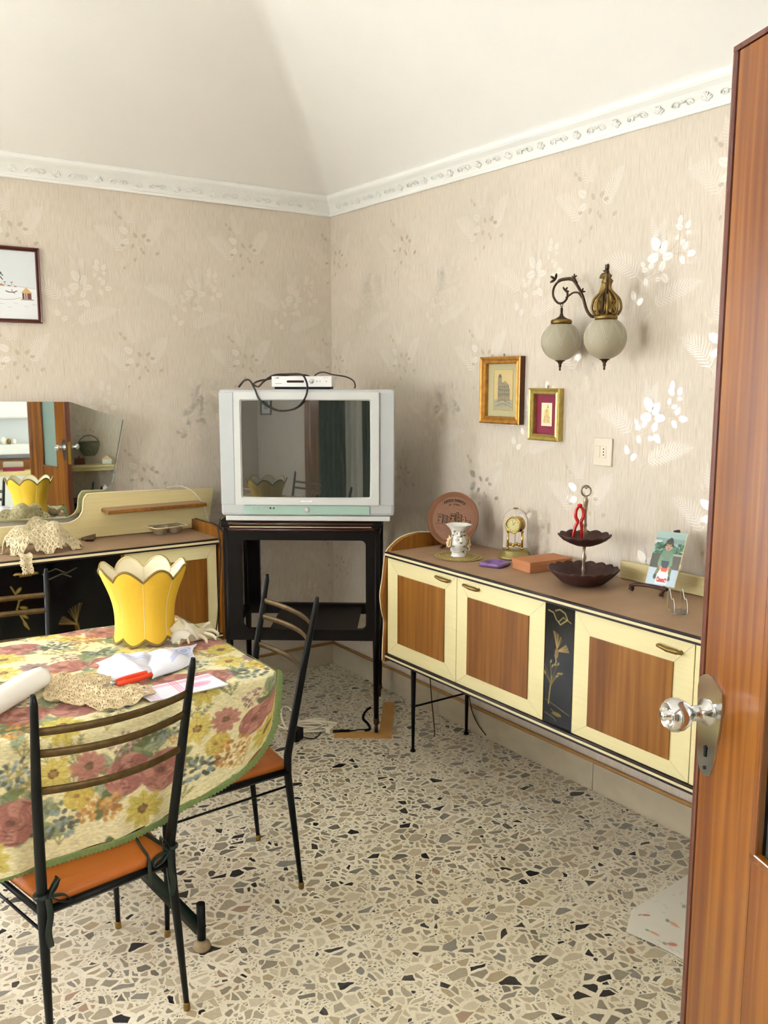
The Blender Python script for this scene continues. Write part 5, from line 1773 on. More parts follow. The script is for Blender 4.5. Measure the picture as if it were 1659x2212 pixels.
# golden crochet doily
dl = empty('golden_doily', (-.268, -1.425, SZ), 0, 'round golden crochet doily under the white vase', 'doily')
nr, na_ = 34, 150
P = np.zeros((nr, na_, 3)); keep = np.ones((nr - 1, na_ - 1), bool)
for i in range(nr):
    for k in range(na_):
        a = 2 * pi * k / (na_ - 1); r = .02 + .075 * i / (nr - 1) * (1 + .02 * cos(16 * a) * (i / nr))
        P[i, k] = (r * cos(a), r * sin(a) * 1.12, .002 + .0008 * sin(31 * a + i))
for i in range(nr - 1):
    for k in range(na_ - 1):
        if i in (14, 15, 20, 21, 26, 27, 28) and (k + (i // 6) * 2) % 5 in (0, 1, 2): keep[i, k] = False
grid_mesh('doily_mesh', P, None, M['lacegold'], dl, None, keep, thickness=.0012)
mb = MB(); mb.tube([(.076 * cos(a), .085 * sin(a), .003) for a in np.linspace(0, 2 * pi, 60)[:-1]], .003, 6, closed=True); mb.build('braided_edge', M['lacegold'], dl)

# white porcelain vase with applied flowers
vz = SZ + .003
va = empty('vase', (-.268, -1.425, vz), 0, 'small white porcelain vase with applied peach flowers on the golden doily', 'vase')
prof = [(.030, 0), (.031, .004), (.027, .010), (.024, .022), (.028, .034), (.036, .044), (.040, .054), (.038, .064), (.032, .078), (.028, .090), (.030, .104), (.038, .118), (.050, .130), (.053, .133), (.050, .1325), (.036, .117), (.026, .100), (.024, .088), (.028, .07), (.032, .055), (.02, .03), (0, .02)]
mb = MB(); mb.lathe(prof, 48, scal=lambda a, i: 1 + (.05 * sin(6 * a) if 9 < i < 17 else .025 * sin(8 * a) if i < 3 else .0)); mb.build('vase_body', M['porcelain'], va)
mb = MB()
for s_ in (-1, 1):
    for fl in (.010,):
        mb.tube(smooth_path([(s_ * .034, -.002, .046), (s_ * .044, -.010, .036), (s_ * .040, -.022, .026), (s_ * .026, -.026, .024), (s_ * .012, -.028, .030)], 5), .003, 6)
mb.build('vine', M['porcelain'], va)


def flower(parent, c, nrm, s_, m, n=5):
    nrm = Vector(nrm).normalized(); t = nrm.cross(Vector((0, 0, 1))).normalized(); b2 = nrm.cross(t)
    mb = MB()
    for k in range(n):
        a = 2 * pi * k / n
        d = t * cos(a) + b2 * sin(a); e = nrm.cross(d)
        c0 = Vector(c)
        mb.add([c0, c0 + d * s_ * .5 + e * s_ * .34 + nrm * s_ * .22, c0 + d * s_ + nrm * s_ * .30, c0 + d * s_ * .5 - e * s_ * .34 + nrm * s_ * .22, c0 + d * s_ * .4 + nrm * s_ * .02],
               [(0, 1, 4), (1, 2, 4), (2, 3, 4), (3, 0, 4)], 0, True)
    f = mb.build('flower', m, parent)
    mb = MB(); bm = bmesh.new(); bmesh.ops.create_icosphere(bm, subdivisions=1, radius=s_ * .2)
    mb.add([v.co + Vector(c) + nrm * s_ * .12 for v in bm.verts], [[v.index for v in f_.verts] for f_ in bm.faces], 0, True); bm.free()
    mb.build('flower_centre', M['petalc'], f)


camd = Vector((-.62, -.78, 0)); camr = Vector((.78, -.62, 0))
for ang, z, s_, m in ((-12, .098, .014, 'porcelain'), (-2, .074, .014, 'porcelain'), (-62, .070, .018, 'petal'), (-75, .055, .017, 'petal'), (-58, .052, .014, 'petal'), (64, .072, .018, 'petal'), (76, .058, .018, 'petal'), (55, .054, .014, 'petal'),
                      (-70, .030, .010, 'porcelain'), (70, .028, .010, 'porcelain'), (-55, .022, .009, 'porcelain'), (60, .016, .009, 'porcelain')):
    d = camd * cos(radians(ang)) + camr * sin(radians(ang))
    r = np.interp(z, [p[1] for p in prof[:14]], [p[0] for p in prof[:14]]) + .003
    flower(va, d * r + Vector((0, 0, z)), d + Vector((0, 0, .15)), s_ * 1.2, M[m])
mb = MB()
for ang, z in ((-30, .108), (14, .106), (42, .106), (22, .088), (14, .062), (-34, .046), (34, .046), (-50, .09), (52, .09), (44, .022)):
    d = camd * cos(radians(ang)) + camr * sin(radians(ang)); e = Vector((0, 0, 1)).cross(d)
    r = np.interp(z, [p[1] for p in prof[:14]], [p[0] for p in prof[:14]]) + .002
    c0 = d * r + Vector((0, 0, z))
    mb.add([c0 - e * .008, c0 + Vector((0, 0, .004)) + d * .002, c0 + e * .009 + Vector((0, 0, .003)), c0 - Vector((0, 0, .005)) + d * .002], [(0, 1, 2, 3)])
mb.build('leaf', M['greenleaf'], va)

# anniversary clock under its dome
ck = empty('anniversary_clock', (-.092, -1.573, SZ), 0, 'small brass anniversary clock under a glass dome', 'clock')
mb = MB(); mb.lathe([(.066, 0), (.068, .008), (.064, .012), (.060, .022), (.053, .032), (.0525, .036), (0, .036)], 40); mb.build('base', mat('clock_base', (150, 136, 84), 0.35, metal=.6), ck)
mb = MB(); mb.lathe([(.0505, .036), (.0505, .150), (.048, .168), (.040, .186), (.027, .198), (.012, .2035), (0, .2045)], 40, caps=False); mb.build('dome', M['glass'], ck)
mb = MB(); mb.lathe([(.011, .2035), (.010, .207), (0, .208)], 16); mb.build('dome_cap', M['brass'], ck)
Fm = frame((0, 0, .138), camr, -camd, (0, 0, 1)) @ Matrix.Rotation(radians(-38), 4, 'Z')
mb = MB(); mb.lathe([(0, -.022), (.030, -.022), (.031, -.020), (.031, .010), (.034, .012), (.034, .016), (.029, .017), (.028, .013), (0, .013)], 32, M=Fm @ Matrix.Rotation(radians(90), 4, 'X')); dr = mb.build('drum', M['gold'], ck)
mb = MB(); mb.lathe([(0, .0136), (.027, .0136)], 32, M=Fm @ Matrix.Rotation(radians(90), 4, 'X'), caps=False)
mb.build('dial', mat('clock_dial', (224, 214, 150), .4), ck)
mb = MB()
for k in range(12):
    a = k * pi / 6; mb.box(-.0006, .0006, -.0152, -.0146, .020, .0245, 0, Fm @ Matrix.Rotation(a, 4, 'Y'))
mb.tube([Fm @ Vector((0, -.016, 0)), Fm @ Vector((.010, -.016, .012))], .0008, 4); mb.tube([Fm @ Vector((0, -.016, 0)), Fm @ Vector((-.004, -.016, .020))], .0006, 4)
mb.build('hands_and_hours', M['hole'], ck)
for s_ in (-1, 1):
    mb = MB(); p0 = camr * (s_ * .026); mb.tube([p0 + Vector((0, 0, .036)), p0 + Vector((0, 0, .112))], .0042, 10); mb.lathe([(.007, 0), (.006, .006), (.0042, .01)], 10, M=Matrix.Translation(p0 + Vector((0, 0, .036)))); mb.build('pillar', M['gold'], ck)
mb = MB(); mb.bbox(-.032, .032, -.006, .006, .108, .112, .001, 0, frame((0, 0, 0), camr, -camd, (0, 0, 1))); mb.build('crossbar', M['gold'], ck)
for k in range(4):
    a = pi / 2 * k + .5
    mb = MB(); mb.lathe([(0, -.008), (.006, -.005), (.008, 0), (.006, .005), (0, .008)], 12, M=Matrix.Translation((.017 * cos(a), .017 * sin(a), .056))); mb.build('pendulum_ball', M['gold'], ck)
mb = MB(); mb.tube([(0, 0, .056), (0, 0, .115)], .0012, 6); mb.tube([(-.017 * cos(.5), -.017 * sin(.5), .056), (.017 * cos(.5), .017 * sin(.5), .056)], .0015, 6); mb.tube([(.017 * sin(.5), -.017 * cos(.5), .056), (-.017 * sin(.5), .017 * cos(.5), .056)], .0015, 6); mb.build('pendulum_rod', M['brass'], ck)

# purple ashtray
as_ = empty('ashtray', (-.262, -1.643, SZ), radians(22), 'square purple ceramic ashtray near the front edge of the right sideboard', 'ashtray')
n = 32
ou = []
for k in range(n):
    a = 2 * pi * k / n; q = (abs(cos(a)) ** 9 + abs(sin(a)) ** 9) ** (-1 / 9)
    ou.append((cos(a) * q, sin(a) * q))
lays = [(.046, .0, 0), (.050, .004, 0), (.050, .013, 0), (.046, .016, 0), (.034, .016, 1), (.032, .012, 1), (.026, .006, 1), (.001, .005, 1)]
vs = []
for r, z, c_ in lays:
    for k in range(n):
        a = 2 * pi * k / n
        x, y = (ou[k][0] * r, ou[k][1] * r) if not c_ else (cos(a) * r * (1.0), sin(a) * r)
        vs.append((x, y, z))
mb = MB(); mb.add(vs, [(i * n + k, i * n + (k + 1) % n, (i + 1) * n + (k + 1) % n, (i + 1) * n + k) for i in range(len(lays) - 1) for k in range(n)] + [list(range(n))[::-1]], 0, True)
mb.build('dish', M['purple'], as_)

# orange box
bx = empty('paper_box', (-.148, -1.785, SZ), 0, 'flat pale orange box between the clock and the tiered stand', 'box')
e1 = Vector((-.012, -.112, 0)).normalized(); e2 = Vector((.28, .088, 0)).normalized()
e2 = Vector((0, 0, 1)).cross(e1)
bm_ = frame((0, 0, 0), e1, e2, (0, 0, 1))
mb = MB(); mb.bbox(-.055, .055, -.10, .10, 0, .024, .0012, 0, bm_); mb.build('box_base', M['peachbox'], bx)
mb = MB(); mb.bbox(-.057, .057, -.102, .102, .0245, .042, .0015, 0, bm_); mb.build('lid', M['peachbox'], bx)

# two-tier stand
et = empty('tiered_stand', (-.222, -2.065, SZ), 0, 'two-tier stand of carved dark wooden dishes with a silver stem', 'tiered stand')


def dish(R0, dep, z, name, lobes):
    prof = [(.0, .006), (R0 * .35, .0), (R0 * .62, .010), (R0 * .85, dep * .62), (R0, dep), (R0 * .985, dep + .004), (R0 * .93, dep * .86), (R0 * .72, dep * .45), (R0 * .4, dep * .26), (0, dep * .24)]
    mb = MB(); mb.lathe([(r, zz_ + z) for r, zz_ in prof], lobes * 8, scal=lambda a, i: (1 + (.045 * abs(sin(lobes * a / 2)) - .02) * (1 if i in (3, 4, 5, 6) else .3)), smooth=True)
    # scalloped rim height
    for q in range(len(mb.v)):
        x, y, zq = mb.v[q]
        if hypot(x, y) > R0 * .80: mb.v[q] = (x, y, zq + .006 * abs(sin(lobes * atan2(y, x) / 2)))
    return mb.build(name, M['brownwood'], et)


dish(.124, .052, 0, 'lower_dish', 18)
dish(.092, .032, .142, 'upper_dish', 12)
mb = MB()
mb.lathe([(.012, .016), (.009, .022), (.006, .04), (.008, .05), (.0065, .06), (.005, .075), (.009, .095), (.0075, .105), (.004, .115), (.006, .135), (.010, .142), (.010, .152), (.006, .165), (.009, .185), (.0075, .20), (.005, .205), (.0085, .212), (.0065, .222), (.0055, .26), (.009, .298), (.010, .304), (.006, .312), (.004, .318)], 16)
stem = mb.build('stem', M['silver'], et)
mb = MB()
mb.tube([camr * (.0165 * cos(a)) + Vector((0, 0, .336 + .0185 * sin(a))) for a in np.linspace(0, 2 * pi, 25)[:-1]], .0032, 8, closed=True)
mb.tube(smooth_path([camr * -.012 + Vector((0, 0, .346)), camr * -.005 + Vector((0, 0, .350)), Vector((0, 0, .344)), camr * .005 + Vector((0, 0, .350)), camr * .012 + Vector((0, 0, .346))], 4), .0022, 6)
mb.build('ring_handle', M['silver'], et)
# nutcracker hanging over the upper dish
nc = empty('nutcracker', (-.222, -2.065, SZ), 0, 'red enamelled nutcracker standing in the upper dish against the stem', 'nutcracker')
o_ = camr * -.022 + camd * .014
for s_ in (-1, 1):
    mb = MB()
    pts = [o_ + camr * (s_ * .002 - .0) + Vector((0, 0, .285)), o_ + camr * (s_ * .012) + Vector((0, 0, .268)), o_ + camr * (s_ * .013) + Vector((0, 0, .246)), o_ + camr * (s_ * .0065) + Vector((0, 0, .228)), o_ + camr * (s_ * .012 - .003) + Vector((0, 0, .205)), o_ + camr * (s_ * .016 - .006) + Vector((0, 0, .165))]
    pp = smooth_path(pts, 6)
    mb.tube(pp, [.0045 + .0016 * sin(pi * i / len(pp)) for i in range(len(pp))], 8); mb.build('lever', M['red'], nc)
mb = MB(); mb.lathe([(0, -.007), (.007, -.006), (.008, 0), (.007, .006), (0, .007)], 14, M=Matrix.Translation(o_ + Vector((0, 0, .285))) @ Matrix.Rotation(radians(90), 4, 'X')); mb.build('hinge', M['red'], nc)

# photo on an easel
ph = empty('photo_stand', (0, 0, 0), 0, 'colour photo of a child on a toy car on a dark easel', 'photo')
p0 = Vector((-.160, -2.288, .920)); xv = Vector((0, -1, 0)); top = Vector((-.100, -2.272, 1.096))
zv = (top - p0).normalized(); yv = zv.cross(xv).normalized()
ph.matrix_world = frame(p0, xv, yv, zv)
PW, PH = .117, .186
cvp = Canvas(88, 140, (150, 178, 172))
cvp.rect(0, 18, 87, 30, (120, 150, 140)); cvp.rect(0, 24, 20, 40, (190, 200, 198))
random.seed(8)
for k in range(120): cvp.ell(random.uniform(0, 88), random.uniform(32, 62), 5, 4, random.choice([(40, 96, 66), (28, 76, 54), (70, 130, 90), (20, 56, 46)]), .9)
cvp.rect(54, 58, 87, 100, (84, 82, 70)); cvp.rect(54, 56, 87, 60, (170, 164, 144)); cvp.rect(0, 60, 24, 98, (64, 70, 56))
cvp.rect(0, 96, 87, 139, (178, 198, 208))
cvp.poly([(26, 60), (30, 50), (44, 46), (58, 50), (64, 62), (62, 92), (30, 92)], (100, 134, 108)); cvp.poly([(26, 60), (22, 84), (32, 92), (36, 70)], (112, 148, 120)); cvp.poly([(62, 60), (66, 84), (58, 94), (54, 70)], (112, 148, 120))
cvp.poly([(32, 76), (56, 76), (54, 94), (36, 94)], (48, 66, 78))
cvp.poly([(26, 88), (36, 96), (28, 116), (20, 112)], (98, 110, 66)); cvp.poly([(60, 90), (68, 92), (68, 118), (60, 118)], (98, 110, 66))
cvp.ell(23, 118, 5, 7, (44, 52, 54)); cvp.ell(65, 120, 4, 6, (60, 66, 52))
cvp.ell(44, 36, 11, 13, (186, 150, 124)); cvp.ell(44, 26, 11, 7, (34, 28, 30)); cvp.ell(46, 20, 6, 5, (44, 40, 48)); cvp.ell(33, 34, 3, 4, (40, 30, 30)); cvp.ell(54, 34, 3, 4, (40, 30, 30))
cvp.ell(39, 36, 1.6, 1.2, (40, 26, 24)); cvp.ell(49, 36, 1.6, 1.2, (40, 26, 24)); cvp.ell(44, 44, 2.6, 1.3, (140, 70, 66)); cvp.ell(44, 40, 1.6, 2, (160, 118, 96))
cvp.poly([(34, 98), (56, 98), (62, 112), (62, 136), (28, 136), (28, 112)], (226, 226, 228)); cvp.poly([(36, 94), (56, 94), (54, 104), (38, 104)], (214, 84, 60))
cvp.ell(34, 94, 4, 5, (206, 140, 110)); cvp.ell(57, 94, 4, 5, (206, 140, 110))
cvp.rect(32, 122, 58, 130, (206, 40, 52)); cvp.ell(34, 122, 4, 5, (180, 36, 50)); cvp.ell(56, 124, 4, 5, (180, 36, 50)); cvp.ell(34, 124, 2, 2, (230, 220, 190)); cvp.ell(56, 126, 2, 2, (230, 220, 190))
panel('photo_print', cvp, PW, PH, M['photo'], ph, Matrix.Translation((0, -.0012, 0)))
mb = MB(); mb.box(0, PW, -.001, .004, 0, PH); mb.build('glazed_backing', M['greyplas'], ph)
mb = MB(); mb.tube([(PW + .001, 0, .0), (PW + .001, 0, PH)], .0016, 6); mb.tube([(PW + .003, 0, .062), (PW + .003, 0, .080)], .004, 6); mb.build('clip', M['creamband'], ph)
mb = MB()
mb.tube(smooth_path([(-.050, -.005, -.022), (-.030, -.008, -.012), (.02, -.006, -.008), (.07, -.010, -.010), (.105, -.018, -.012)], 6), [.011, .011, .009, .008] + [.0065] * 21, 8, flat=.8)
mb.tube([(.095, -.014, -.010), (.092, -.03, -.038)], .005, 7)
mb.tube([(-.045, -.004, -.022), (-.048, -.006, -.034)], .009, 8)
mb.tube([(.07, .012, -.035), (.07, .006, .19)], .0045, 7); mb.tube([(.062, .004, .188), (.080, .004, .192)], .006, 7)
mb.build('easel', M['brownwood'], ph)

# acrylic napkin holder
nh = empty('napkin_holder', (-.268, -2.505, SZ), 0, 'clear acrylic napkin holder with wavy sides beside the photo', 'napkin holder')
wave = [(-.047, .004), (-.047, .050), (-.042, .066), (-.030, .072), (-.020, .062), (-.010, .050), (.006, .044), (.018, .050), (.028, .046), (.038, .034), (.042, .020), (.040, .004)]
wave = [(-x * .9, z * .95) for x, z in wave][::-1]
for y_ in (-.020, .020):
    mb = MB(); mb.prism(wave, .004, 0, frame((0, 0, 0), (.62, .78, 0), (-.78, .62, 0), (0, 0, 1)) @ Matrix.Translation((0, y_, 0)))
    spl = mb.build('side_plate', M['acrylic'], nh)
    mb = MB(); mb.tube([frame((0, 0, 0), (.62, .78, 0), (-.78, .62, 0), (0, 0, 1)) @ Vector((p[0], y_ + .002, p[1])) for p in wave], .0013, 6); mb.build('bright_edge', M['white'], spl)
mb = MB(); mb.box(-.030, .030, -.020, .024, .0005, .004, 0, frame((0, 0, 0), (.62, .78, 0), (-.78, .62, 0), (0, 0, 1))); mb.build('base_plate', M['acrylic'], nh)

# clear compartment tray on the left sideboard
ty = empty('plastic_tray', (-1.045, -.205, SZ), radians(6), 'clear plastic sweets tray with compartments on the left sideboard', 'tray')
mb = MB(); o1 = rrect(-.085, .085, -.055, .055, .02, 5); o2 = rrect(-.078, .078, -.048, .048, .018, 5)
mb.ring(o1, o2, .003, 0, frame((0, 0, .034), (1, 0, 0), (0, 0, 1), (0, -1, 0)))
for xc in (-.038, .038):
    mb.lathe([(.026, .001), (.030, .004), (.035, .034), (.036, .035)], 20, M=Matrix.Translation((xc, 0, 0)), caps=False)
mb.build('compartments', M['clearplas'], ty)
mb = MB(); mb.tube([(p[0], -p[1], .037) for p in o1], .0026, 5, closed=True); mb.build('beaded_rim', M['creamband'], ty)

# ================================================================== on the walls
def framed(name, label, Mx, w, h, d, band, mats, inner, group=None):
    """Mx: lower-left corner of the frame against the wall, local y into the wall; the frame stands d in front of it"""
    r = empty(name, (0, 0, 0), 0, label, 'picture', group)
    r.matrix_world = Mx
    mb = MB()
    steps = [(0, 0), (0, -d), (band * .18, -d - .003), (band * .42, -d), (band * .55, -d + .004), (band * .82, -d + .001), (band, -d + .006), (band, -.002)]
    for (a, ya), (b2, yb) in zip(steps[:-1], steps[1:]):
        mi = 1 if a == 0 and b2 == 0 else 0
        A = [(a, ya, a), (w - a, ya, a), (w - a, ya, h - a), (a, ya, h - a)]
        B = [(b2, yb, b2), (w - b2, yb, b2), (w - b2, yb, h - b2), (b2, yb, h - b2)]
        mb.add(A + B, [(i, (i + 1) % 4, (i + 1) % 4 + 4, i + 4) for i in range(4)], mi)
    mb.build('frame', mats, r)
    mb = MB(); mb.box(band * .6, w - band * .6, -.004, -.001, band * .6, h - band * .6); mb.build('backing', inner, r)
    mb = MB(); mb.tube([(w / 2, -.004, h - .002), (w / 2, -.004, h + .008)], .0015, 6); mb.tube([(w / 2 + .004 * cos(a), -.004, h + .009 + .004 * sin(a)) for a in np.linspace(0, 2 * pi, 11)[:-1]], .001, 5, closed=True)
    mb.build('hanging_ring', M['brass'], r)
    return r


fr = framed('engraving_picture', 'gilt framed engraving of an old church with a cream mount', onwall_right(-1.263, 1.420), .250, .280, .028, .030, [M['gilt'], M['giltside']], M['matboard'])
mb = MB(); i1 = [(.065, .055), (.185, .055), (.185, .228), (.065, .228)]; i2 = [(.068, .058), (.182, .058), (.182, .225), (.068, .225)]
mb.ring(i1, i2, .001, 0, Matrix.Translation((0, -.0055, 0))); mb.build('mount_edge', M['gilt2'], fr)
cvp = Canvas(86, 130, (206, 184, 128))
ink = (64, 62, 60)
random.seed(6)
cvp.a[96:] = lin((168, 162, 134))
cvp.poly([(20, 22), (34, 22), (34, 44), (42, 40), (52, 38), (60, 44), (68, 54), (72, 66), (72, 100), (18, 100), (18, 46)], (150, 140, 112)); cvp.ell(27, 20, 7, 6, (110, 104, 88))
for k in range(260):
    x, y = random.uniform(18, 72), random.uniform(24, 118)
    if y < 44 and x > 36: continue
    cvp.line([(x, y), (x + random.uniform(-6, 6), y + random.uniform(-3, 5))], .9, ink, .45)
for x in (22, 30, 40, 48, 56, 64):
    for y in (52, 64, 78): cvp.rect(x, y, x + 2, y + 5, ink, .8)
for p in ([(18, 46), (20, 22), (34, 22), (34, 44)], [(34, 44), (52, 36), (66, 50), (72, 64), (72, 100)], [(18, 62), (70, 62)], [(18, 76), (72, 76)], [(8, 104), (40, 96), (80, 110)], [(6, 118), (44, 108), (84, 120)], [(20, 22), (27, 12), (34, 22)]): cvp.line(p, 1.3, ink, .85)
panel('engraving', cvp, .114, .167, M['print_'], fr, Matrix.Translation((.068, -.005, .058)))

fr = framed('icon_picture', 'small gilt framed picture with a maroon mount and ivory card', onwall_right(-1.562, 1.363), .171, .208, .026, .025, [M['gilt2'], M['gilt2']], M['maroon'])
mb = MB(); mb.ring([(.023, .023), (.148, .023), (.148, .185), (.023, .185)], [(.0245, .0245), (.1465, .0245), (.1465, .1835), (.0245, .1835)], .001, 0, Matrix.Translation((0, -.006, 0))); mb.build('mount_edge', M['gilt2'], fr)
cvp = Canvas(46, 76, (238, 232, 206))
cvp.rect(3, 3, 42, 72, (226, 222, 176)); cvp.ell(23, 32, 11, 13, (222, 204, 120)); cvp.poly([(8, 66), (14, 40), (22, 30), (32, 40), (38, 66)], (214, 186, 120), .9); cvp.ell(23, 26, 4, 5, (206, 160, 110))
cvp.poly([(22, 16), (28, 4), (32, 18)], (170, 172, 120), .9)
for x, y in ((12, 56), (20, 62), (30, 58), (34, 48), (14, 46), (26, 44)): cvp.ell(x, y, 3, 4, random.choice([(206, 150, 110), (196, 170, 100), (220, 190, 150)]), .8)
panel('ivory_card', cvp, .058, .092, M['print_'], fr, Matrix.Translation((.0565, -.0062, .058)))

fr = framed('palm_picture', 'dark framed straw picture of a beach with palms and a thatched hut', onwall_left(-1.975, 1.850), .458, .325, .016, .017, [M['walnut'], M['walnut']], M['paper'])
cvp = Canvas(300, 206, (214, 220, 222))
cvp.a[110:] = lin((226, 230, 230))
yb = 105
cvp.line([(0, 92), (240, 106), (299, 112)], .8, (150, 140, 130))
for x, r in ((196, 9), (218, 6), (236, 5), (170, 10), (150, 8)): cvp.poly([(x - r, yb + (x - 170) * .05), (x, yb - r * .7 + (x - 170) * .05), (x + r, yb + 1 + (x - 170) * .05)], (170, 112, 70))
for x in (206, 226, 184): cvp.line([(x, 103), (x, 96)], 1.1, (70, 46, 36)); [cvp.line([(x, 96), (x + dx, 94 + abs(dx) * .3)], 1.2, (70, 46, 36)) for dx in (-4, -2, 2, 4)]
cvp.line([(172, 150), (176, 70)], 4, (78, 44, 32)); cvp.poly([(160, 158), (172, 140), (190, 156)], (150, 96, 60))
for a in (-2.6, -1.9, -1.2, -.6, -.2, .4, 2.8, 3.5): cvp.line([(176, 72), (176 + 14 * cos(a), 72 + 12 * sin(a) - 3), (176 + 26 * cos(a), 74 + 20 * sin(a) + 6)], 3, (60, 40, 34))
cvp.poly([(252, 127), (268, 108), (286, 127)], (206, 170, 110)); cvp.rect(256, 127, 282, 144, (110, 66, 50)); cvp.rect(262, 127, 264, 144, (200, 190, 180)); cvp.rect(268, 127, 270, 144, (200, 190, 180)); cvp.line([(252, 146), (288, 146)], 2, (60, 44, 40))
cvp.line([(208, 122), (216, 125), (232, 125), (240, 121)], 2.6, (70, 40, 34)); cvp.line([(226, 122), (234, 130)], 1.3, (90, 50, 44)); cvp.ell(226, 118, 2, 2, (180, 120, 110))
cvp.line([(170, 142), (200, 148), (230, 146), (252, 140)], 1, (120, 110, 104))
for x, y in ((190, 160), (230, 158), (260, 166), (210, 170), (284, 160)): cvp.line([(x, y), (x + 12, y + 1)], .9, (140, 140, 140), .7)
panel('straw_picture', cvp, .424, .291, M['print_'], fr, Matrix.Translation((.017, -.0055, .017)))

# socket plate
so = empty('wall_socket', (0, 0, 0), 0, 'glossy ivory switch and socket plate on the right wall', 'socket')
so.matrix_world = onwall_right(-1.900, 1.285)
mb = MB(); mb.bbox(0, .088, -.009, 0, 0, .104, .0025); mb.build('cover_plate', M['socket'], so)
mb = MB(); mb.bbox(.010, .034, -.011, -.008, .030, .074, .001); mb.build('rocker_switch', M['socket'], so)
mb = MB(); mb.bbox(.040, .064, -.0105, -.008, .030, .074, .001); ins = mb.build('socket_insert', M['socket'], so)
mb = MB()
for z in (.041, .052, .063): mb.lathe([(.0026, 0), (.0026, .0006), (0, .0006)], 10, M=Matrix.Translation((.052, -.0105, z)) @ Matrix.Rotation(radians(90), 4, 'X'))
mb.build('pin_hole', M['hole'], ins)

# ------------------------------------------------------------------ double sconce
sn = empty('wall_sconce', (0, -1.93, 1.885), 0, 'bronze two-arm wall lamp with frosted cut-glass globes', 'wall lamp')
mb = MB()
mb.prism([(-.030, -.05), (.030, -.05), (.038, -.02), (.030, .03), (.018, .06), (.010, .085), (-.010, .085), (-.018, .06), (-.030, .03), (-.038, -.02)], .012, 0, frame((-.013, 0, .0), (0, -1, 0), (1, 0, 0), (0, 0, 1)))
for k in range(7):
    a = radians(-75 + 25 * k); mb.tube([(-.018, -sin(a) * .004, .085), (-.020, -sin(a) * .018, .085 + cos(a) * .020)], [.002, .004], 6)
bk = mb.build('backplate', M['brass'], sn)
mb = MB(); mb.tube([(-.014, 0, .095), (-.010, 0, .135)], .0022, 6); mb.build('wall_nail', M['antique'], sn)
mb = MB(); mb.lathe([(0, -.018), (.020, -.012), (.024, 0), (.020, .014), (.010, .024), (.012, .036), (.006, .050), (0, .056)], 20, M=Matrix.Translation((-.032, 0, -.015))); mb.build('boss', M['brass'], sn)


def sprout(mb, p, d, s_):
    p = Vector(p); d = Vector(d).normalized(); side = d.cross(Vector((0, 0, 1)))
    if side.length < .1: side = Vector((1, 0, 0))
    upd = Vector((0, 0, 1))
    for a in (-1.1, 0, 1.1):
        e = (d * cos(a) + d.cross(side).normalized() * sin(a))
        mb.tube([p, p + e * s_ * .6, p + e * s_], [s_ * .16, s_ * .24, s_ * .12], 6)


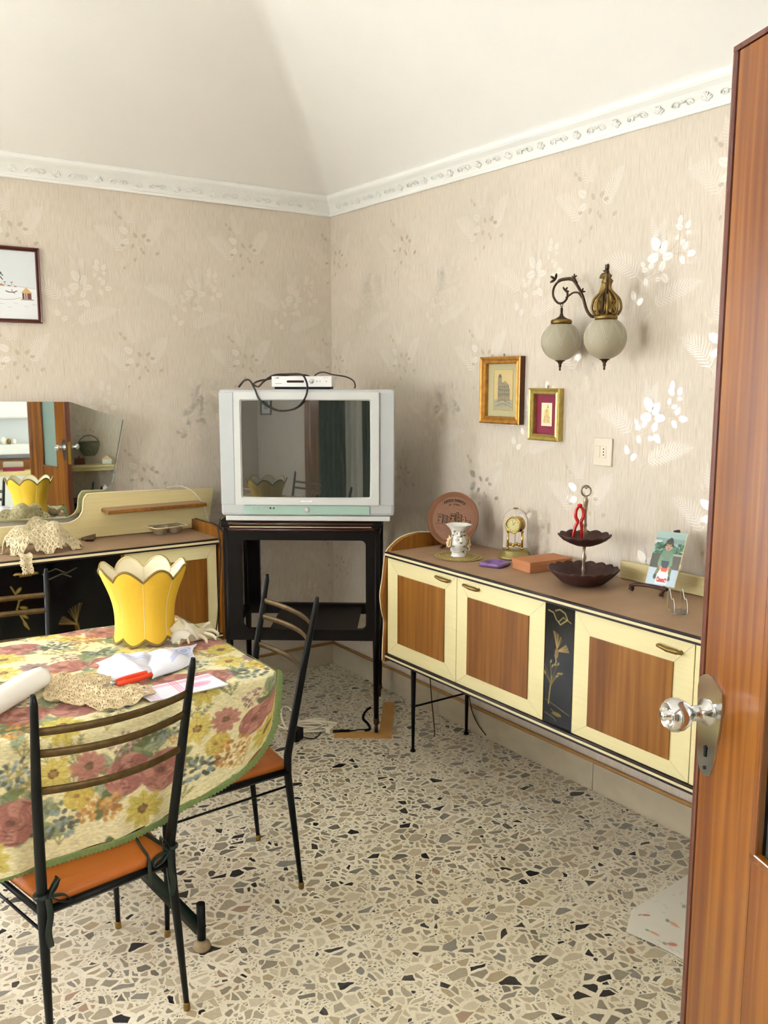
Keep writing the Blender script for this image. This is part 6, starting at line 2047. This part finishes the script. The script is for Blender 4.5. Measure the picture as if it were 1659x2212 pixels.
def arm(dirv, target, name):
    """scrolled arm from the boss to the hook above the globe; target = world xy offset of the globe axis"""
    d = Vector((target[0], target[1], 0)); L_ = d.length; d.normalize()
    q = lambda t, z: Vector((-.03, 0, 0)) * (1 - min(1, max(0, t))) + d * (L_ * t) + Vector((0, 0, z))
    mb = MB()
    main = smooth_path([q(.02, -.035), q(.18, -.052), (q(.34, -.030)), q(.46, .020), q(.58, .055), q(.74, .085), q(.92, .088), q(1.08, .082), q(1.19, .058), q(1.20, .028), q(1.10, .004), q(.98, .002), q(.88, .016), q(.86, .036), q(.92, .048)], 6)
    n = len(main)
    mb.tube(main, [.0055 if i < n * .35 else .0062 if i < n * .5 else .0042 for i in range(n)], 8)
    mb.tube(smooth_path([q(.48, .018), q(.58, .036), q(.70, .038), q(.80, .030), q(.90, .020)], 5), .0035, 6)
    a_ = mb.build(name, M['antique'], sn)
    mb = MB()
    sprout(mb, q(1.16, .088), d + Vector((0, 0, .7)), .022)
    sprout(mb, q(.93, .046), d * -.6 + Vector((0, 0, .8)), .016)
    sprout(mb, q(.70, .092), Vector((0, 0, 1)), .014); sprout(mb, q(.50, .040), d * -.5 + Vector((0, 0, 1)), .014)
    mb.tube([q(.62, .070), q(.70, .086), q(.84, .086)], [.004, .008, .004], 6)
    mb.build('acanthus_leaf', M['antique'], a_)
    # globe fitting hangs from the curl
    gx, gy = target
    G = Matrix.Translation((gx, gy, -.018))
    mb = MB()
    mb.tube([(gx + .006 * cos(a), gy, .001 + -.006 + .007 * sin(a)) for a in np.linspace(0, 2 * pi, 13)[:-1]], .0015, 6, closed=True)
    mb.lathe([(.004, .004), (.005, -.004), (.0045, -.018), (.008, -.028), (.020, -.036), (.034, -.041)], 20, M=G)
    mb.build('finial', M['antique'], sn)
    mb = MB(); mb.lathe([(.0, -.040), (.034, -.040), (.0385, -.044), (.0395, -.048), (.0385, -.056), (.035, -.057), (.034, -.05), (0, -.05)], 28, M=G); mb.build('collar', M['brass'], sn)
    gc = -.0175 - .058 - .062
    pr_ = [(.0735 * sin(radians(t)), .0735 * -cos(radians(t))) for t in range(8, 152, 6)]
    mb = MB(); mb.lathe(pr_, 40, M=Matrix.Translation((gx, gy, gc)), caps=False)
    g_ = mb.build('globe', M['frosted'], sn)
    # cut chevrons
    mb = MB()
    for k in range(8):
        az = 2 * pi * k / 8
        for s_ in (-1, 1):
            for off in (0, 14):
                pts = []
                for i in range(9):
                    t = i / 8
                    th = radians(145 - off - 58 * t + 0); ph = az + s_ * (pi / 8) * (1 - t) * 1.0
                    pts.append(Vector((gx + .0738 * sin(th) * cos(ph), gy + .0738 * sin(th) * sin(ph), gc - .0738 * cos(th))))
                mb.tube(pts, .0005, 4)
    mb.build('cut_line', M['white'], g_)
    mb = MB(); mb.lathe([(0, -.034), (.004, -.030), (.003, -.022), (.006, -.016), (.005, -.010), (.009, -.004), (.011, .0), (.018, .003), (.018, .005), (0, .006)], 16, M=Matrix.Translation((gx, gy, gc - .077))); mb.build('drop_finial', M['antique'], sn)


arm(None, (-.100, .127), 'arm')
arm(None, (-.150, -.133), 'arm')
# openwork crown of scrolls around the near fitting
mb = MB()
gx, gy = -.150, -.133
for k in range(8):
    a = 2 * pi * k / 8
    c_, s_ = cos(a), sin(a)
    mb.tube(smooth_path([(gx + .038 * c_, gy + .038 * s_, -.060), (gx + .049 * c_, gy + .049 * s_, -.038), (gx + .044 * c_, gy + .044 * s_, -.008), (gx + .026 * c_, gy + .026 * s_, .012), (gx + .010 * c_, gy + .010 * s_, .030), (gx + .012 * c_, gy + .012 * s_, .050)], 4), .0046, 6)
    mb.tube(smooth_path([(gx + .040 * c_, gy + .040 * s_, -.048), (gx + .030 * c_, gy + .030 * s_, -.030), (gx + .038 * c_, gy + .038 * s_, -.014), (gx + .028 * c_, gy + .028 * s_, -.018)], 4), .0032, 6)
mb.lathe([(.012, .045), (.018, .055), (.010, .066), (.014, .074), (.004, .084), (0, .088)], 12, M=Matrix.Translation((gx, gy, 0)), scal=lambda a, i: 1 + .15 * cos(6 * a))
mb.build('openwork_crown', M['brass'], sn)

# ================================================================== floor things
# cream extension lead coiled below the trolley
mb = MB()
random.seed(21)
pts = []
VR = Vector((.82, -.572, 0)); VD = Vector((.572, .82, 0))
CC = Vector((-.615, -.770, 0))
for lp in range(5):
    ea, eb = .075 + .055 * random.random(), .040 + .045 * random.random()
    ox, oy = random.uniform(-.035, .045), random.uniform(-.03, .03)
    for k in range(10):
        a = 2 * pi * k / 10 + lp
        pts.append(CC + VR * (ox + ea * cos(a)) + VD * (oy + eb * sin(a)) + Vector((0, 0, .006 + .004 * (lp % 3) + .006 * abs(sin(k + lp)))))
mb.tube(smooth_path(pts, 4), .0046, 6)
mb.tube(smooth_path([(-.70, -.80, .006), (-.735, -.76, .04), (-.71, -.69, .085), (-.66, -.66, .08), (-.64, -.70, .03), (-.66, -.74, .008)], 6), .0040, 6)
tag(mb.build('extension_lead', M['cablewhite']), 'coiled cream electric lead on the floor under the trolley', 'cable')
mb = MB(); mb.bbox(-.03, .03, -.022, .022, 0, .055, .006, 0, Matrix.Translation((-.728, -.860, 0)) @ Matrix.Rotation(.5, 4, 'Z'))
tag(mb.build('power_adapter', M['blackmetal']), 'black power adapter block on the floor next to the coiled lead', 'adapter')
mb = MB(); mb.tube(smooth_path([(-.70, -.865, .01), (-.66, -.90, .005), (-.60, -.86, .005), (-.555, -.815, .004)], 6), .0028, 6)
tag(mb.build('adapter_cord', M['cable']), 'thin black cord running from the adapter along the floor', 'cable')
mb = MB(); mb.bbox(-.016, .016, -.014, .014, 0, .026, .003, 0, Matrix.Translation((-.560, -.872, 0)) @ Matrix.Rotation(.3, 4, 'Z'))
tag(mb.build('plug', M['cablewhite']), 'cream plug at the end of the coiled lead', 'plug')
mb = MB()
mb.tube(smooth_path([(-.395, -.965, .115), (-.425, -.965, .10), (-.43, -.955, .065), (-.405, -.955, .035), (-.40, -.965, .012), (-.42, -.95, .004)], 6), .0065, 6, flat=.4)
mb.tube(smooth_path([(-.42, -.95, .008), (-.445, -.935, .008), (-.47, -.93, .008), (-.52, -.905, .010), (-.55, -.885, .008)], 5), [.003] * 12 + [.007] * 9, 6, flat=.7)
tag(mb.build('strap', M['blackmetal']), 'black strap hanging by the front right caster of the trolley', 'strap')
mb = MB(); mb.prism([(-.20, -.055), (.062, -.055), (.070, .40), (.012, .40), (.004, .020), (-.20, .012)], .0035, 0, frame((-.384, -1.010, .0035), TE, (0, 0, -1), TN))
tag(mb.build('board', M['cardboard']), 'ochre L-shaped board lying under the right casters of the trolley', 'board')
mb = MB()
mb.tube(smooth_path([TM @ Vector(p) for p in ((-.707, .02, .99), (-.712, .0, .94), (-.703, -.005, .85), (-.712, -.01, .70), (-.722, -.01, .55), (-.738, -.012, .44), (-.742, -.01, .36), (-.73, .0, .2), (-.70, .05, .02))], 8), .0036, 7)
tag(mb.build('aerial_lead', M['cable']), 'dark lead running down the left side of the trolley', 'cable')
mb = MB()
mb.tube(smooth_path([(-.12, -1.05, .42), (-.13, -1.06, .3), (-.14, -1.09, .15), (-.16, -1.14, .02), (-.20, -1.19, .006)], 8), .0026, 6)
tag(mb.build('thin_cable', M['antique']), 'thin brown cable hanging behind the left leg of the right sideboard', 'cable')
mb = MB()
mb.tube(smooth_path([(-.022, -1.20, .41), (-.020, -1.205, .25), (-.022, -1.23, .13), (-.022, -1.275, .06), (-.022, -1.34, .02)], 8), .0026, 6)
tag(mb.build('thin_cable', M['antique']), 'thin brown cable dropping along the right wall under the right sideboard', 'cable')
# printed paper napkin on the floor beside the door
cvp = Canvas(130, 110, (226, 222, 206))
random.seed(2)
for k in range(34): cvp.line([(x := random.uniform(0, 130), y := random.uniform(0, 110)), (x + 4, y + 2)], 1.2, (176, 172, 150), .6)
for x, y, a in ((34, 84, .3), (66, 60, .5), (96, 40, .2), (110, 84, .6), (60, 98, -.3), (20, 40, .4)):
    cvp.leafshape(x, y, 16, 5, a, random.choice([(206, 110, 90), (216, 150, 110), (196, 100, 84)]), .85); cvp.leafshape(x, y, 7, 5, a + pi, (130, 150, 116), .85)
A, B, C_, D = Vector((-.628, -2.646, 0)), Vector((-.575, -2.92, 0)), Vector((-.16, -2.553, 0)), Vector((-.525, -2.583, 0))
P = np.zeros((110, 130, 3))
for j in range(110):
    for i in range(130):
        u, v = i / 129, 1 - j / 109
        p = (A * (1 - u) + B * u) * (1 - v) + (D * (1 - u) + C_ * u) * v
        P[j, i] = (p.x, p.y, .003 + .0035 * max(0, sin(5 * u)) * (1 - v))
tag(grid_mesh('paper_sheet', P, cvp.a, M['print_'], thickness=.001), 'white paper napkin printed with peppers on the floor beside the door', 'paper')

# ================================================================== rear of the room (seen in the mirror and the tube glass)
sf = empty('wall_shelf', (-.92, RY0, .88), 0, 'cream wall shelf with turned hooks on the rear wall', 'shelf')
mb = MB(); mb.bbox(-.40, .40, .0, .20, -.02, .0, .004); mb.bbox(-.39, .39, .0, .18, -.05, -.02, .004); mb.build('board', M['creamh'], sf)
for k in range(5):
    mb = MB(); mb.lathe([(.006, -.05), (.006, -.06), (.022, -.068), (.022, -.073), (0, -.076)], 14, M=Matrix.Translation((-.30 + .15 * k, .12, 0))); mb.build('hook', M['creamh'], sf)
cs = empty('casket', (-1.225, RY0 + .10, .881), 0, 'small dark red wooden casket on the cream wall shelf', 'casket')
mb = MB(); mb.bbox(-.045, .045, -.03, .03, 0, .045, .002); mb.build('casket_body', M['doorbead'], cs)
mb = MB(); mb.bbox(-.047, .047, -.032, .032, .046, .060, .005); mb.lathe([(.006, .060), (.008, .068), (0, .074)], 10); mb.build('casket_lid', M['doorbead'], cs)
hs = empty('toy_cottage', (-1.00, RY0 + .10, .881), 0, 'small white and pink cottage ornament on the cream wall shelf', 'ornament')
mb = MB(); mb.bbox(-.04, .04, -.03, .03, 0, .04, .002); mb.build('cottage_walls', M['porcelain'], hs)
mb = MB(); mb.prism([(-.046, .04), (.046, .04), (.0, .075)], .068, 0, Matrix.Translation((0, -.034, 0))); mb.build('cottage_roof', M['petal'], hs)
bk_ = empty('hanging_basket', (-1.14, RY0 + .10, 1.02), 0, 'round grey-green wicker basket on the rear wall above the shelf', 'basket')
mb = MB()
for k in range(12):
    z = -.06 + .010 * k; r = .085 * sqrt(max(.12, 1 - ((z - .05) / .13) ** 2))
    mb.tube([(r * cos(a), r * sin(a), z) for a in np.linspace(0, 2 * pi, 25)[:-1]], .006, 5, closed=True)
mb.build('wicker_body', M['wicker'], bk_)
mb = MB(); mb.tube([(.088 * cos(a), .0, .02 + .09 * sin(a)) for a in np.linspace(0, pi, 13)], .004, 6); mb.build('handle', M['wicker'], bk_)
sd_ = empty('side_table', (-1.02, RY0 + .22, 0), 0, 'low dark side table below the cream wall shelf', 'side table')
mb = MB(); mb.bbox(-.28, .28, -.20, .18, .56, .585, .004); mb.build('table_top', M['darkwood'], sd_)
for x in (-.24, .24):
    for y in (-.17, .14):
        mb = MB(); mb.tube([(x, y, .56), (x * 1.05, y * 1.05, 0)], [.016, .010], 8); mb.build('leg', M['darkwood'], sd_)
tp = empty('teapot', (-1.03, RY0 + .20, .586), 0, 'white teapot on the low dark side table', 'teapot')
mb = MB(); mb.lathe([(.035, 0), (.05, .01), (.07, .04), (.066, .07), (.045, .09), (.03, .094)], 28); mb.build('pot', M['porcelain'], tp)
mb = MB(); mb.lathe([(.034, .092), (.03, .10), (.01, .108), (.008, .116), (.012, .122), (0, .126)], 20); mb.build('lid', M['porcelain'], tp)
mb = MB(); mb.tube(smooth_path([(-.06, 0, .03), (-.085, 0, .045), (-.10, 0, .08)], 5), [.012] * 6 + [.007] * 5, 8); mb.build('spout', M['porcelain'], tp)
mb = MB(); mb.tube(smooth_path([(.06, 0, .03), (.10, 0, .035), (.10, 0, .075), (.058, 0, .075)], 5), .006, 8); mb.build('handle', M['porcelain'], tp)
# two framed pictures left of the doorway
for x, z, nm in ((-3.98, 1.66, 'green landscape print in a dark frame on the rear wall beside the doorway'), (-4.42, 1.45, 'narrow print in a dark frame on the rear wall near the far corner')):
    wv = .36 if x > -4 else .22
    r = framed('print_picture', nm, frame((x + wv, RY0, z), (-1, 0, 0), (0, -1, 0), (0, 0, 1)), wv, .42, .02, .02, [M['walnut'], M['walnut']], M['paper'])
    mb = MB(); mb.box(.07, wv - .07, -.006, -.0045, .08, .34); mb.build('landscape_print', M['doorglass'], r)
# white hall dresser with shelf and ornaments
dr_ = empty('hall_dresser', (-2.0, -5.55, 0), 0, 'white lacquered dresser with shelf and wooden worktop in the hall', 'dresser')
mb = MB(); mb.bbox(-.55, .55, -.25, .25, .0, .66, .006); mb.build('lower_cabinet', M['hutch'], dr_)
mb = MB(); mb.bbox(-.57, .57, -.27, .27, .66, .70, .004); mb.build('worktop', M['creamh'], dr_)
mb = MB(); mb.bbox(-.55, .55, -.25, -.23, .70, 1.75, .004); mb.build('back_panel', M['hutch'], dr_)
mb = MB(); mb.bbox(-.55, .55, -.23, .02, .70, .80, .004); mb.build('wood_panel', M['teak'], dr_)
mb = MB(); mb.bbox(-.55, .55, -.23, .08, .86, .96, .006); mb.build('shelf', M['hutch'], dr_)
mb = MB(); mb.bbox(-.55, .55, -.23, .10, 1.22, 1.75, .02); mb.build('upper_cabinet', M['hutch'], dr_)
rd = empty('radio', (-1.78, -5.42, .701), 0, 'maroon and grey radio on the hall dresser', 'radio')
mb = MB(); mb.bbox(-.10, .10, -.06, .06, 0, .035, .004); mb.build('radio_base', M['maroon'], rd)
mb = MB(); mb.bbox(-.095, .095, -.055, .055, .035, .09, .012); mb.build('radio_body', M['greyplas'], rd)
for k, (x, s_, nm) in enumerate(((-1.86, .030, 'little white jug'), (-1.81, .022, 'tiny brown pot'), (-1.76, .020, 'tiny white pot'))):
    mb = MB(); mb.lathe([(s_ * .8, 0), (s_, s_), (s_ * .9, s_ * 1.8), (s_ * .5, s_ * 2.2), (s_ * .6, s_ * 2.5), (0, s_ * 2.5)], 16, M=Matrix.Translation((x, -5.53, .961)))
    tag(mb.build('ornament_pot', M['porcelain'] if k != 1 else M['brass']), nm + ' on the shelf of the hall dresser', 'ornament')
# dark curtain and net curtain in the hall
def drape(name, x0, x1, y, m, label):
    P = np.zeros((20, 90, 3))
    for j in range(20):
        for i in range(90):
            u = i / 89
            P[j, i] = (x0 + (x1 - x0) * u, y + .03 * sin(u * 40 * (x1 - x0) * 1.5) + .01 * sin(j * .3), 2.45 - 2.43 * j / 19)
    tag(grid_mesh(name, P, None, m, thickness=.002), label, 'curtain')


drape('curtain', -4.5, -3.0, -5.0, mat('dark_green_curtain', (40, 50, 42), .85), 'dark green curtain in the hall beyond the doorway')
drape('net_curtain', -3.62, -3.34, -4.86, M['curtain'], 'narrow pale net curtain hanging in front of the dark green curtain')
